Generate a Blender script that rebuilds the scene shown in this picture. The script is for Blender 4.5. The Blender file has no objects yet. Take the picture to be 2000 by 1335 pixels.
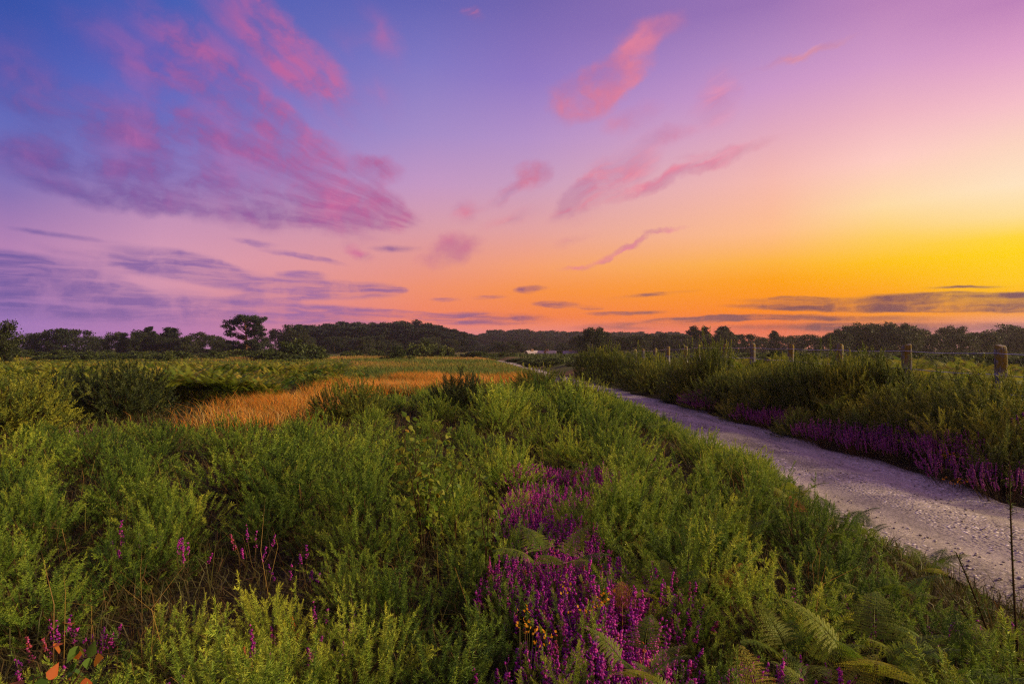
import bpy, math, random
import numpy as np
from mathutils import Vector, Matrix, Euler

# ------------------------------------------------------------------ camera, world, sun, exposure
S = bpy.context.scene
C = S.collection
F = 1192.0            # focal length in photograph pixels (2000 wide)
HZ = 680.0            # horizon row
EYE = 1.4
cam_d = bpy.data.cameras.new("camera")
cam = bpy.data.objects.new("camera", cam_d)
C.objects.link(cam)
cam_d.sensor_width = 36
cam_d.lens = F / 2000 * 36
cam_d.clip_start = 0.05
cam_d.clip_end = 20000
cam.location = (0, 0, EYE)
cam.rotation_euler = (math.radians(90) + math.atan((HZ - 667.5) / F), 0, 0)
S.camera = cam

SUN_AZ, SUN_EL = math.radians(90), math.radians(21)
S.view_settings.view_transform = 'Standard'
S.view_settings.look = 'None'
S.view_settings.gamma = 1
S.view_settings.use_curve_mapping = False
S.view_settings.exposure = 0
S.render.engine = 'CYCLES'
S.cycles.max_bounces = 6
S.cycles.diffuse_bounces = 3
S.cycles.glossy_bounces = 2
S.cycles.transmission_bounces = 3
S.cycles.transparent_max_bounces = 4
S.cycles.volume_bounces = 0
S.cycles.use_denoising = False
S.cycles.filter_width = 1.25
S.cycles.caustics_reflective = False
S.cycles.caustics_refractive = False


def lin(c):
    return [((v / 255) / 12.92 if v / 255 < 0.04045 else ((v / 255 + 0.055) / 1.055) ** 2.4) for v in c] + [1.0]


class NT:
    """small node-tree writer"""
    def __init__(s, tree):
        s.t = tree
        s.t.nodes.clear()

    def n(s, typ, ins=None, **props):
        nd = s.t.nodes.new(typ)
        for k, v in props.items():
            setattr(nd, k, v)
        for k, v in (ins or {}).items():
            if isinstance(v, bpy.types.NodeSocket):
                s.t.links.new(v, nd.inputs[k])
            else:
                nd.inputs[k].default_value = v
        return nd

    def m(s, op, a, b=0.0, c=0.0, clamp=False):
        return s.n('ShaderNodeMath', {0: a, 1: b, 2: c}, operation=op, use_clamp=clamp).outputs[0]

    def ramp(s, fac, stops, interp='LINEAR'):
        r = s.n('ShaderNodeValToRGB', {0: fac})
        cr = r.color_ramp
        cr.interpolation = interp
        while len(cr.elements) > 1:
            cr.elements.remove(cr.elements[-1])
        cr.elements[0].position = stops[0][0]
        cr.elements[0].color = stops[0][1]
        for p, c in stops[1:]:
            e = cr.elements.new(p)
            e.color = c
        return r.outputs[0]

    def mix(s, fac, a, b, blend='MIX'):
        nd = s.n('ShaderNodeMix', data_type='RGBA', blend_type=blend, clamp_factor=True)
        for k, v in ((0, fac), (6, a), (7, b)):
            if isinstance(v, bpy.types.NodeSocket):
                s.t.links.new(v, nd.inputs[k])
            else:
                nd.inputs[k].default_value = v
        return nd.outputs[2]

    def rng(s, v, a, b, c=0.0, d=1.0, typ='LINEAR'):
        return s.n('ShaderNodeMapRange', {0: v, 1: a, 2: b, 3: c, 4: d}, interpolation_type=typ, clamp=True).outputs[0]


def az(px):
    return math.atan((px - 1000) / F)


def el(px, py):
    return (HZ - py) / F * math.cos(az(px))


SKY_STRENGTH = 1.0
W = bpy.data.worlds.new("World")
S.world = W
W.use_nodes = True


def build_world():
    t = NT(W.node_tree)
    tc = t.n('ShaderNodeTexCoord').outputs['Generated']
    sx = t.n('ShaderNodeSeparateXYZ', {0: tc})
    x, y, z = sx.outputs
    a = t.m('ARCTAN2', x, y)
    h = t.m('SQRT', t.m('ADD', t.m('MULTIPLY', x, x), t.m('MULTIPLY', y, y)))
    e = t.m('MINIMUM', t.m('DIVIDE', z, t.m('MAXIMUM', h, 0.02)), 3.0)
    cols = [
        (15, [(0, (56, 82, 168)), (130, (78, 91, 178)), (280, (108, 112, 190)), (380, (140, 115, 180)), (480, (182, 130, 180)), (560, (180, 128, 182)), (620, (162, 120, 188)), (655, (172, 126, 195))]),
        (310, [(0, (66, 93, 180)), (120, (84, 98, 190)), (220, (106, 115, 200)), (340, (150, 128, 195)), (420, (195, 145, 185)), (500, (217, 155, 180)), (570, (215, 150, 175)), (650, (190, 125, 185))]),
        (830, [(0, (100, 100, 180)), (120, (130, 120, 195)), (260, (165, 140, 200)), (360, (197, 152, 195)), (440, (217, 157, 170)), (510, (232, 152, 140)), (560, (242, 146, 110)), (620, (245, 132, 95)), (655, (228, 135, 145))]),
        (1030, [(0, (115, 100, 175)), (150, (145, 120, 195)), (270, (180, 145, 200)), (360, (202, 157, 190)), (450, (228, 162, 160)), (520, (247, 160, 112)), (570, (250, 146, 68)), (620, (247, 130, 75)), (650, (240, 138, 125))]),
        (1510, [(0, (155, 115, 180)), (100, (185, 140, 195)), (170, (205, 152, 200)), (260, (227, 170, 190)), (350, (246, 186, 175)), (450, (255, 190, 138)), (510, (255, 180, 60)), (545, (255, 162, 5)), (605, (255, 138, 0)), (645, (240, 112, 70))]),
        (1730, [(0, (185, 130, 185)), (120, (212, 156, 200)), (220, (237, 180, 195)), (310, (255, 205, 195)), (400, (255, 220, 165)), (465, (255, 206, 90)), (510, (255, 195, 5)), (570, (255, 165, 0)), (615, (250, 148, 30)), (648, (225, 122, 90))]),
        (1980, [(0, (190, 130, 185)), (100, (222, 160, 200)), (200, (245, 190, 200)), (280, (252, 212, 192)), (360, (255, 228, 192)), (420, (255, 222, 150)), (462, (255, 214, 50)), (490, (255, 212, 0)), (550, (255, 198, 0)), (605, (255, 160, 0)), (645, (215, 140, 150))]),
    ]
    PM = 0.62
    outs, angs = [], []
    for px, st in cols:
        stops = [(el(px, py) / PM, lin(c)) for py, c in reversed(st)]
        outs.append(t.ramp(t.m('DIVIDE', e, PM), stops))
        angs.append(az(px))
    col = outs[0]
    for i in range(1, len(outs)):
        f = t.rng(a, angs[i - 1], angs[i])
        col = t.mix(f, col, outs[i])
    # unseen sky behind the camera, tinted warm to fill the foreground with soft light
    back = t.ramp(t.m('DIVIDE', e, 1.6), [(0.0, lin((172, 120, 94))), (0.2, lin((180, 134, 104))), (0.5, lin((150, 116, 110))), (1.0, lin((108, 97, 132)))])
    af = t.m('MAXIMUM', t.rng(a, math.radians(80), math.radians(150), typ='SMOOTHSTEP'), t.rng(a, math.radians(-70), math.radians(-130), typ='SMOOTHSTEP'))
    col = t.mix(af, col, back)
    # the glow around the low sun, just outside the frame
    # ---- clouds
    av = t.n('ShaderNodeCombineXYZ', {0: a, 1: e, 2: 0.0}).outputs[0]
    wn = t.n('ShaderNodeTexNoise', {'Vector': av, 'Scale': 13.0, 'Detail': 5.0, 'Roughness': 0.6}).outputs['Color']
    wv = t.n('ShaderNodeVectorMath', {0: wn, 1: (0.5, 0.5, 0.5)}, operation='SUBTRACT').outputs[0]
    wv1 = t.n('ShaderNodeVectorMath', {0: wv, 1: (0.07, 0.05, 0)}, operation='MULTIPLY').outputs[0]
    pA = t.n('ShaderNodeVectorMath', {0: av, 1: wv1}, operation='ADD').outputs[0]
    wv2 = t.n('ShaderNodeVectorMath', {0: wv, 1: (0.06, 0.010, 0)}, operation='MULTIPLY').outputs[0]
    pB = t.n('ShaderNodeVectorMath', {0: av, 1: wv2}, operation='ADD').outputs[0]

    def blobs(p, lst):
        acc = None
        for (px, py, rx, ry, tilt, op) in lst:
            ca = math.cos(az(px))
            mp = t.n('ShaderNodeMapping', {'Vector': p, 'Location': (az(px), el(px, py), 0), 'Rotation': (0, 0, math.radians(tilt)),
                                           'Scale': (rx * 1.5 / F * ca, ry * 1.5 / F * ca, 1)}, vector_type='TEXTURE').outputs[0]
            g = t.n('ShaderNodeTexGradient', {0: mp}, gradient_type='SPHERICAL').outputs['Fac']
            acc = t.m('MULTIPLY', g, op) if acc is None else t.m('MULTIPLY_ADD', g, op, acc)
        return t.m('MINIMUM', acc, 1.1)

    def streak(p, tilt, sx_, sy_, det=6.0):
        # coordinates along and across the streaks, stretched
        mp = t.n('ShaderNodeMapping', {'Vector': p, 'Rotation': (0, 0, math.radians(-tilt)), 'Scale': (1, 1, 1)}).outputs[0]
        mp = t.n('ShaderNodeMapping', {'Vector': mp, 'Scale': (sx_, sy_, 1)}).outputs[0]
        return t.n('ShaderNodeTexNoise', {'Vector': mp, 'Scale': 1.0, 'Detail': det, 'Roughness': 0.58, 'Distortion': 0.25}).outputs['Fac']

    def dens(b, nz, n2, floor, lo, hi, amt):
        shape = t.rng(b, 0.02, amt, typ='SMOOTHSTEP')
        nn = t.rng(nz, lo, hi, typ='SMOOTHSTEP')
        st = t.m('MULTIPLY_ADD', nn, t.m('SUBTRACT', 1.0, floor), floor)
        fi = t.m('MULTIPLY_ADD', t.rng(n2, 0.32, 0.58, typ='SMOOTHSTEP'), 0.6, 0.4)
        return t.m('MULTIPLY', t.m('MULTIPLY', shape, st), fi)

    LA = [(440, 150, 170, 48, -38, .9), (500, 50, 120, 62, -42, .8), (600, 135, 120, 46, -46, .95), (250, 265, 230, 55, -24, 1.0), (470, 260, 230, 75, -32, 1.0),
          (350, 368, 290, 48, -4, 1.3), (200, 340, 150, 50, -8, .9), (590, 330, 160, 75, -30, .9), (728, 325, 50, 24, -8, .9), (742, 392, 60, 26, -24, .8), (620, 390, 150, 30, -6, .7),
          (200, 40, 60, 120, 25, .2), (750, 70, 34, 66, 30, .38), (40, 65, 60, 40, -20, .3), (745, 190, 30, 50, 30, .3), (100, 250, 140, 26, -24, .5), (680, 80, 30, 30, 0, .3),
          (760, 425, 60, 16, -14, .5)]
    LD = [(1160, 174, 74, 40, 30, 1.3), (1228, 125, 56, 32, 40, .8), (1275, 58, 60, 28, 18, .8), (880, 488, 50, 28, 22, 1.0), (1040, 345, 30, 24, 35, .9), (728, 325, 46, 24, -8, .7), (742, 392, 50, 24, -24, .6), (1236, 230, 55, 24, 10, .5), (1310, 262, 50, 20, 8, .6)]
    LC = [(1405, 190, 36, 62, -30, .42), (1000, 370, 60, 12, 25, .45),
          (1330, 340, 150, 13, 16, .85), (1200, 345, 110, 40, 36, .55), (1120, 385, 60, 16, 42, .6), (1390, 298, 60, 7, 10, .4), (1570, 106, 75, 9, 10, .5), (912, 410, 26, 24, 40, .4),
          (925, 25, 26, 14, -20, .5), (1000, 425, 60, 16, 20, .35), (1215, 488, 56, 7, 20, .9), (1292, 456, 34, 6, 4, .8), (1120, 522, 36, 6, 6, .5), (1120, 465, 40, 10, 20, .3), (700, 490, 34, 14, -20, .55)]
    LB = [(50, 520, 130, 22, -6, .95), (40, 555, 150, 20, -2, .8), (180, 555, 80, 9, -3, .9), (200, 595, 320, 34, -2, .72), (420, 535, 160, 22, -12, .7), (395, 515, 60, 18, -12, .5), (250, 520, 120, 14, -10, .5), (560, 565, 60, 20, 4, .7), (670, 565, 90, 16, 0, .9), (590, 500, 70, 6, -9, .7),
          (490, 472, 40, 6, -4, .5), (590, 536, 36, 7, 0, .7), (100, 457, 60, 6, -3, .5), (770, 485, 40, 8, 0, .5), (800, 614, 66, 7, -3, .95), (945, 622, 105, 11, 0, .95), (650, 605, 110, 9, -2, .8), (510, 586, 60, 10, 0, .8), (600, 622, 150, 10, -2, .6), (1085, 595, 34, 6, -2, 1.0), (1035, 565, 26, 7, 4, .8),
          (770, 567, 24, 5, 0, .8), (870, 585, 26, 4, 0, .7), (950, 581, 30, 4, 2, .7), (1150, 601, 24, 4, 0, .8), (1185, 612, 40, 4, 0, .8), (1270, 576, 80, 4, 4, .5), (1300, 630, 150, 8, 3, .8), (1440, 621, 130, 5, 1, .7), (1640, 621, 160, 5, -1.5, .7),
          (1790, 590, 250, 10, -2.5, 1.0), (1620, 598, 150, 7, -1.5, .95), (1910, 577, 150, 7, -3, 1.0), (1900, 603, 170, 7, -3, .8), (1720, 606, 130, 4, -2, .6), (1560, 581, 40, 4, -1, .7), (1880, 560, 60, 3, -2, .5), (1850, 640, 260, 12, -2, .6), (1250, 610, 50, 4, 0, .6), (1570, 640, 160, 7, -1, .5), (2150, 592, 240, 12, -4, .9)]
    wv3 = t.n('ShaderNodeVectorMath', {0: wv, 1: (0.022, 0.022, 0)}, operation='MULTIPLY').outputs[0]
    pF = t.n('ShaderNodeVectorMath', {0: av, 1: wv3}, operation='ADD').outputs[0]
    # the big cloud fans out from a point low on its right
    fo = t.n('ShaderNodeVectorMath', {0: pF, 1: (az(930), el(930, 480), 0)}, operation='SUBTRACT').outputs[0]
    fx = t.n('ShaderNodeSeparateXYZ', {0: fo})
    fr = t.n('ShaderNodeVectorMath', {0: fo}, operation='LENGTH').outputs['Value']
    fa_ = t.m('ARCTAN2', fx.outputs[1], t.m('MULTIPLY', fx.outputs[0], -1.0))
    fv = t.n('ShaderNodeCombineXYZ', {0: t.m('MULTIPLY', fr, 7.0), 1: t.m('MULTIPLY', fa_, 13.0), 2: 0.0}).outputs[0]
    nA = t.n('ShaderNodeTexNoise', {'Vector': fv, 'Scale': 1.0, 'Detail': 8.0, 'Roughness': 0.55, 'Distortion': 0.1}).outputs['Fac']
    nA2 = t.n('ShaderNodeTexNoise', {'Vector': pA, 'Scale': 15.0, 'Detail': 7.0, 'Roughness': 0.6}).outputs['Fac']
    nAm = nA
    nC = streak(pF, 24, 9.0, 40.0, 9.0)
    nB = streak(pB, 0, 10.0, 95.0, 9.0)
    bA, bC, bB = blobs(pA, LA), blobs(pA, LC), blobs(pB, LB)
    dA = dens(bA, nAm, nA2, 0.42, 0.30, 0.66, 0.78)
    dC = dens(bC, nC, nA2, 0.38, 0.36, 0.62, 0.6)
    nD = t.n('ShaderNodeTexNoise', {'Vector': pF, 'Scale': 11.0, 'Detail': 6.0, 'Roughness': 0.5}).outputs['Fac']
    dD = dens(blobs(pA, LD), nD, nA2, 0.35, 0.32, 0.62, 0.62)
    dB = dens(bB, nB, nA2, t.m('MAXIMUM', t.rng(a, az(500), az(1000), 0.42, 0.15), t.rng(a, az(1300), az(1600), 0.15, 0.5)), 0.34, 0.60, 0.5)
    # cloud colours over azimuth: violet on the left, coral towards the sun
    fa = t.rng(a, az(0), az(2000))
    litA = t.ramp(fa, [(0.0, lin((150, 95, 165))), (0.2, lin((182, 98, 160))), (0.36, lin((214, 105, 150))), (0.5, lin((226, 120, 140))), (0.75, lin((235, 140, 165))), (1.0, lin((250, 190, 150)))])
    dkA = t.ramp(fa, [(0.0, lin((92, 78, 155))), (0.25, lin((112, 76, 150))), (0.5, lin((160, 95, 150))), (0.7, lin((190, 105, 150))), (1.0, lin((210, 130, 110)))])
    # thin streaks take the light, thick low bellies stay in the earth's shade
    lf = t.rng(t.m('MULTIPLY_ADD', nA2, 1.1, t.m('MULTIPLY_ADD', e, 0.9, t.m('MULTIPLY', a, 0.35))), 0.47, 0.88)
    cA = t.mix(lf, dkA, litA)
    colB = t.ramp(fa, [(0.0, lin((104, 86, 158))), (0.25, lin((150, 104, 165))), (0.42, lin((150, 98, 140))), (0.52, lin((150, 90, 115))), (0.65, lin((150, 95, 95))), (0.85, lin((120, 72, 82))), (1.0, lin((112, 72, 90)))])
    col = t.mix(t.m('MULTIPLY', dA, 0.92), col, cA)
    col = t.mix(t.m('MULTIPLY', dC, 0.92), col, t.mix(t.rng(nC, 0.4, 0.6), dkA, litA))
    col = t.mix(t.m('MULTIPLY', dD, 0.9), col, t.mix(t.rng(nD, 0.30, 0.66), dkA, litA))
    col = t.mix(t.m('MULTIPLY', dB, t.rng(a, az(300), az(1200), 0.86, 0.95)), col, colB)
    bg = t.n('ShaderNodeBackground', {0: col, 1: SKY_STRENGTH})
    sky = t.n('ShaderNodeTexSky', sky_type='NISHITA', sun_disc=False, sun_elevation=SUN_EL, sun_rotation=SUN_AZ)
    bg2 = t.n('ShaderNodeBackground', {0: sky.outputs[0], 1: 0.0005})
    add = t.n('ShaderNodeAddShader', {0: bg.outputs[0], 1: bg2.outputs[0]})
    t.n('ShaderNodeOutputWorld', {0: add.outputs[0]})


build_world()

sun_d = bpy.data.lights.new("sun", 'SUN')
sun_d.energy = 5.0
sun_d.angle = math.radians(8)
sun_d.color = (1.0, 0.76, 0.36)
sun = bpy.data.objects.new("sun", sun_d)
C.objects.link(sun)
sv = Vector((math.sin(SUN_AZ) * math.cos(SUN_EL), math.cos(SUN_AZ) * math.cos(SUN_EL), math.sin(SUN_EL)))
sun.rotation_euler = sv.to_track_quat('Z', 'Y').to_euler()

# ------------------------------------------------------------------ helpers
rng = np.random.default_rng(11)
random.seed(11)
PI = math.pi


def U(a=0.0, b=1.0, n=None):
    return rng.uniform(a, b, n)


def norm(v):
    return v / np.maximum(np.linalg.norm(v, axis=-1, keepdims=True), 1e-9)


class T:
    """triangle soup with a tint per vertex"""
    def __init__(s, V=None, Fc=None, t=None):
        s.V = np.zeros((0, 3)) if V is None else np.asarray(V, float)
        s.F = np.zeros((0, 3), int) if Fc is None else np.asarray(Fc, int)
        s.t = np.zeros(len(s.V)) if t is None else np.broadcast_to(np.asarray(t, float), (len(s.V),)).copy()

    def moved(s, R=None, sc=1.0, loc=(0, 0, 0), dt=0.0):
        V = s.V * sc
        if R is not None:
            V = V @ np.asarray(R).T
        return T(V + np.asarray(loc), s.F, s.t + dt)


def join(lst):
    lst = [x for x in lst if len(x.V)]
    if not lst:
        return T()
    off = np.cumsum([0] + [len(x.V) for x in lst[:-1]])
    return T(np.concatenate([x.V for x in lst]), np.concatenate([x.F + o for x, o in zip(lst, off)]), np.concatenate([x.t for x in lst]))


def many(tmpl, locs, rots, scs, dts=None):
    """copies of one template: rots (n,3,3)"""
    n = len(locs)
    V = np.einsum('nij,vj->nvi', np.asarray(rots), tmpl.V) * np.asarray(scs).reshape(n, 1, -1) + np.asarray(locs)[:, None, :]
    Fc = tmpl.F[None] + (np.arange(n) * len(tmpl.V))[:, None, None]
    t = np.broadcast_to(tmpl.t[None], (n, len(tmpl.V)))
    if dts is not None:
        t = t + np.asarray(dts)[:, None]
    return T(V.reshape(-1, 3), Fc.reshape(-1, 3), t.reshape(-1))


def rotz(a):
    a = np.asarray(a, float)
    c, s = np.cos(a), np.sin(a)
    z, o = np.zeros_like(c), np.ones_like(c)
    return np.stack([np.stack([c, -s, z], -1), np.stack([s, c, z], -1), np.stack([z, z, o], -1)], -2)


def frame(D, roll=None):
    """rotation taking +Z to D (n,3)"""
    D = norm(np.atleast_2d(np.asarray(D, float)))
    up = np.where(np.abs(D[:, 2:3]) > 0.95, np.array([[1.0, 0, 0]]), np.array([[0, 0, 1.0]]))
    X = norm(np.cross(up, D))
    Y = np.cross(D, X)
    R = np.stack([X, Y, D], -1)
    if roll is not None:
        R = R @ rotz(roll)
    return R


def spines(P, D, L, Wd, t0, t1):
    n = len(P)
    D = norm(D)
    Sd = norm(np.cross(D, rng.normal(size=(n, 3))))
    L = np.broadcast_to(L, (n,))[:, None]
    Wd = np.broadcast_to(Wd, (n,))[:, None]
    V = np.stack([P - Sd * Wd / 2, P + Sd * Wd / 2, P + D * L], 1).reshape(-1, 3)
    tt = np.stack([np.broadcast_to(t0, (n,)), np.broadcast_to(t0, (n,)), np.broadcast_to(t1, (n,))], 1).reshape(-1)
    return T(V, np.arange(n * 3).reshape(-1, 3), tt)


def leaves(P, D, L, Wd, tint, Sd=None, fold=0.12):
    n = len(P)
    D = norm(D)
    if Sd is None:
        Sd = norm(np.cross(D, rng.normal(size=(n, 3))))
    N = np.cross(D, Sd)
    L = np.broadcast_to(L, (n,))[:, None]
    Wd = np.broadcast_to(Wd, (n,))[:, None]
    M = P + D * L * 0.42
    V = np.stack([P, M + Sd * Wd / 2 + N * Wd * fold, P + D * L, M - Sd * Wd / 2 + N * Wd * fold], 1).reshape(-1, 3)
    i = np.arange(n)[:, None] * 4
    Fc = np.concatenate([i + np.array([[0, 1, 2]]), i + np.array([[0, 2, 3]])], 0)
    return T(V, Fc, np.repeat(np.broadcast_to(tint, (n,)), 4))


def tube(pts, radii, sides=4, tint=0.0, cap=True):
    pts = np.asarray(pts, float)
    n = len(pts)
    radii = np.broadcast_to(radii, (n,))
    tg = norm(np.gradient(pts, axis=0))
    ref = np.array([1.0, 0, 0]) if abs(tg[:, 0]).max() < 0.9 else np.array([0, 1.0, 0])
    X = norm(np.cross(tg, ref))
    Y = np.cross(tg, X)
    an = np.arange(sides) / sides * 2 * PI
    V = (pts[:, None] + radii[:, None, None] * (np.cos(an)[None, :, None] * X[:, None] + np.sin(an)[None, :, None] * Y[:, None])).reshape(-1, 3)
    Fc = []
    for i in range(n - 1):
        for j in range(sides):
            a, b = i * sides + j, i * sides + (j + 1) % sides
            c, d = a + sides, b + sides
            Fc += [(a, b, d), (a, d, c)]
    if cap:
        for j in range(1, sides - 1):
            k = (n - 1) * sides
            Fc.append((k, k + j, k + j + 1))
    return T(V, Fc, tint)


def mesh(name, tm, mat):
    me = bpy.data.meshes.new(name)
    nv, nf = len(tm.V), len(tm.F)
    me.vertices.add(nv)
    me.vertices.foreach_set('co', tm.V.astype(np.float32).ravel())
    me.loops.add(nf * 3)
    me.loops.foreach_set('vertex_index', tm.F.astype(np.int32).ravel())
    me.polygons.add(nf)
    me.polygons.foreach_set('loop_start', (np.arange(nf) * 3).astype(np.int32))
    at = me.attributes.new('tint', 'FLOAT', 'POINT')
    at.data.foreach_set('value', tm.t.astype(np.float32))
    me.materials.append(mat)
    me.update(calc_edges=True)
    return me


def smooth(me):
    me.polygons.foreach_set('use_smooth', np.ones(len(me.polygons), bool))
    return me


def obj(name, me, parent=None, loc=(0, 0, 0), rot=(0, 0, 0), sc=(1, 1, 1)):
    o = bpy.data.objects.new(name, me)
    C.objects.link(o)
    o.location, o.rotation_euler, o.scale = loc, rot, sc
    if parent:
        o.parent = parent
    return o


def tag(o, label=None, cat=None, group=None, kind=None):
    if label:
        o['label'] = label
    if cat:
        o['category'] = cat
    if group:
        o['group'] = group
    if kind:
        o['kind'] = kind
    return o


def copy_thing(o, loc, rz, sc, label, group, tilt=(0, 0)):
    """a copy of a thing with copies of its parts; shares mesh data"""
    c = o.copy()
    C.objects.link(c)
    for ch in PARTS.get(o, ()):
        d = ch.copy()
        C.objects.link(d)
        d.parent = c
    c.location, c.rotation_euler, c.scale = loc, (tilt[0], tilt[1], rz), sc
    c['label'] = label
    if group:
        c['group'] = group
    elif 'group' in c:
        del c['group']
    return c


PARTS = {}


class Kind:
    """one kind of thing: built the first time it is placed, copied afterwards"""
    def __init__(s, name, cat, me, parts=()):
        s.name, s.cat, s.me, s.parts, s.first = name, cat, me, parts, None

    def put(s, loc, rz, sc, label, group=None, tilt=(0, 0)):
        if np.isscalar(sc):
            sc = (sc, sc, sc)
        loc = tuple(float(v) for v in loc)
        if s.first is None:
            o = obj(s.name, s.me, None, loc, (tilt[0], tilt[1], rz), sc)
            tag(o, label, s.cat, group)
            PARTS[o] = [obj(n, m, o) for n, m in s.parts]
            s.first = o
            return o
        return copy_thing(s.first, loc, rz, sc, label, group, tilt)


# ------------------------------------------------------------------ terrain
PY = np.array([-40, -6, 0, 3, 5.85, 9.8, 15, 21, 30, 40, 47, 64, 85, 110, 130])
PL = np.array([5.5, 3.6, 3.05, 2.75, 2.6, 2.5, 2.2, 1.75, 1.15, 0.45, -0.3, -1.9, -6.2, -15, -25])
PR = np.array([7.5, 5.9, 5.3, 4.85, 4.42, 4.32, 3.95, 3.45, 2.5, 1.75, 1.1, -0.5, -4.6, -12.5, -22])


def left(y):
    return np.interp(y, PY, PL)


def right(y):
    return np.interp(y, PY, PR)


def ss(v, a, b):
    t = np.clip((np.asarray(v, float) - a) / (b - a), 0, 1)
    return t * t * (3 - 2 * t)


def ground_z(x, y):
    x, y = np.asarray(x, float), np.asarray(y, float)
    near = 1 - ss(y, 100, 135)
    dl, dr = left(y) - x, x - right(y)
    z = near * (0.15 * ss(dl, -0.05, 0.8) + 0.35 * ss(dr, -0.05, 1.8)) + (1 - near) * 0.15
    und = 0.05 * np.sin(x * 0.9 + 1.3) * np.sin(y * 0.7) + 0.04 * np.sin(x * 0.37 - y * 0.43)
    off = np.maximum(ss(dl, 0.2, 2), ss(dr, 0.2, 2))
    z = z + und * off * (1 - ss(y, 60, 150))
    z = z - 1.9 * np.exp(-((x - 8) / 13) ** 2 - ((y - 120) / 14) ** 2)
    inside = (dl < 0) & (dr < 0)
    return np.where(inside & (y < 128), -0.035, z)


def gz(x, y):
    return float(ground_z(x, y))


# ------------------------------------------------------------------ materials
def attr(t, name):
    return t.n('ShaderNodeAttribute', attribute_name=name).outputs['Fac']


def leaf_mat(name, stops, transl=0.35, hue_var=0.0, rand=0.22, rough=0.55, spec=0.25):
    m = bpy.data.materials.new(name)
    m.use_nodes = True
    t = NT(m.node_tree)
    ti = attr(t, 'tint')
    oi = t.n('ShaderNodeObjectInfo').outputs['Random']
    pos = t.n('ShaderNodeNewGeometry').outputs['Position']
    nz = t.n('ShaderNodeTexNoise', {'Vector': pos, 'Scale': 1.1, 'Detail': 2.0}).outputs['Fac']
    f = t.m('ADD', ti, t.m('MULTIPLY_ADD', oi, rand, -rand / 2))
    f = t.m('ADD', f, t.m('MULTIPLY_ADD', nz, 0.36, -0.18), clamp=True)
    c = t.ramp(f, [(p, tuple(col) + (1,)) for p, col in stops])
    p = t.n('ShaderNodeBsdfPrincipled', {'Base Color': c, 'Roughness': rough, 'Specular IOR Level': spec})
    tr = t.n('ShaderNodeBsdfTranslucent', {0: c})
    mx = t.n('ShaderNodeMixShader', {0: transl, 1: p.outputs[0], 2: tr.outputs[0]})
    t.n('ShaderNodeOutputMaterial', {0: mx.outputs[0]})
    return m


def bark_mat(name, c1, c2, scale=20, rough=0.9, bump=0.4, stretch=(1, 1, 0.2)):
    m = bpy.data.materials.new(name)
    m.use_nodes = True
    t = NT(m.node_tree)
    co = t.n('ShaderNodeTexCoord').outputs['Object']
    mp = t.n('ShaderNodeMapping', {'Vector': co, 'Scale': stretch}).outputs[0]
    nz = t.n('ShaderNodeTexNoise', {'Vector': mp, 'Scale': scale, 'Detail': 6.0, 'Roughness': 0.65}).outputs['Fac']
    c = t.ramp(nz, [(0.35, tuple(c1) + (1,)), (0.65, tuple(c2) + (1,))])
    b = t.n('ShaderNodeBump', {'Strength': bump, 'Distance': 0.02, 'Height': nz})
    p = t.n('ShaderNodeBsdfPrincipled', {'Base Color': c, 'Roughness': rough, 'Specular IOR Level': 0.15, 'Normal': b.outputs[0]})
    t.n('ShaderNodeOutputMaterial', {0: p.outputs[0]})
    return m


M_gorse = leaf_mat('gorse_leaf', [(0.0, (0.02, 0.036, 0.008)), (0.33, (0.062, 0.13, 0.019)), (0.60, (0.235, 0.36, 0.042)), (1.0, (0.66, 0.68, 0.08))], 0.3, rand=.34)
M_gorse_dk = leaf_mat('dark_gorse_leaf', [(0.0, (0.018, 0.034, 0.012)), (0.5, (0.115, 0.165, 0.03)), (1.0, (0.62, 0.60, 0.06))], 0.28)
M_stem = bark_mat('woody_stem', (0.035, 0.02, 0.012), (0.09, 0.055, 0.03), 60)
M_heather = leaf_mat('heather_flower', [(0.0, (0.26, 0.02, 0.42)), (0.4, (0.62, 0.04, 0.56)), (0.72, (0.84, 0.13, 0.66)), (0.86, (0.50, 0.09, 0.20)), (1.0, (0.55, 0.13, 0.03))], 0.4, rand=0.2)
M_heather_dull = leaf_mat('ling_flower', [(0.0, (0.16, 0.02, 0.30)), (0.5, (0.46, 0.07, 0.42)), (0.85, (0.48, 0.18, 0.34)), (1.0, (0.25, 0.1, 0.06))], 0.35)
M_heather_st = leaf_mat('heather_leaf', [(0.0, (0.05, 0.05, 0.02)), (0.6, (0.10, 0.10, 0.035)), (1.0, (0.20, 0.09, 0.04))], 0.25)
M_fern = leaf_mat('bracken_leaf', [(0.0, (0.03, 0.075, 0.01)), (0.45, (0.09, 0.17, 0.015)), (0.75, (0.28, 0.32, 0.03)), (1.0, (0.52, 0.38, 0.05))], 0.45)
M_fern_dead = leaf_mat('dead_bracken', [(0.0, (0.25, 0.09, 0.02)), (1.0, (0.55, 0.26, 0.05))], 0.4)
M_flower_y = leaf_mat('gorse_flower', [(0.0, (0.75, 0.28, 0.01)), (1.0, (0.85, 0.45, 0.02))], 0.4)
M_birch = leaf_mat('birch_leaf', [(0.0, (0.06, 0.12, 0.02)), (0.5, (0.14, 0.24, 0.03)), (0.85, (0.34, 0.36, 0.04)), (1.0, (0.5, 0.22, 0.03))], 0.5)
M_autumn = leaf_mat('turning_leaf', [(0.0, (0.05, 0.14, 0.03)), (0.45, (0.12, 0.22, 0.03)), (0.6, (0.5, 0.2, 0.03)), (1.0, (0.55, 0.12, 0.03))], 0.45, rand=0.0)
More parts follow.
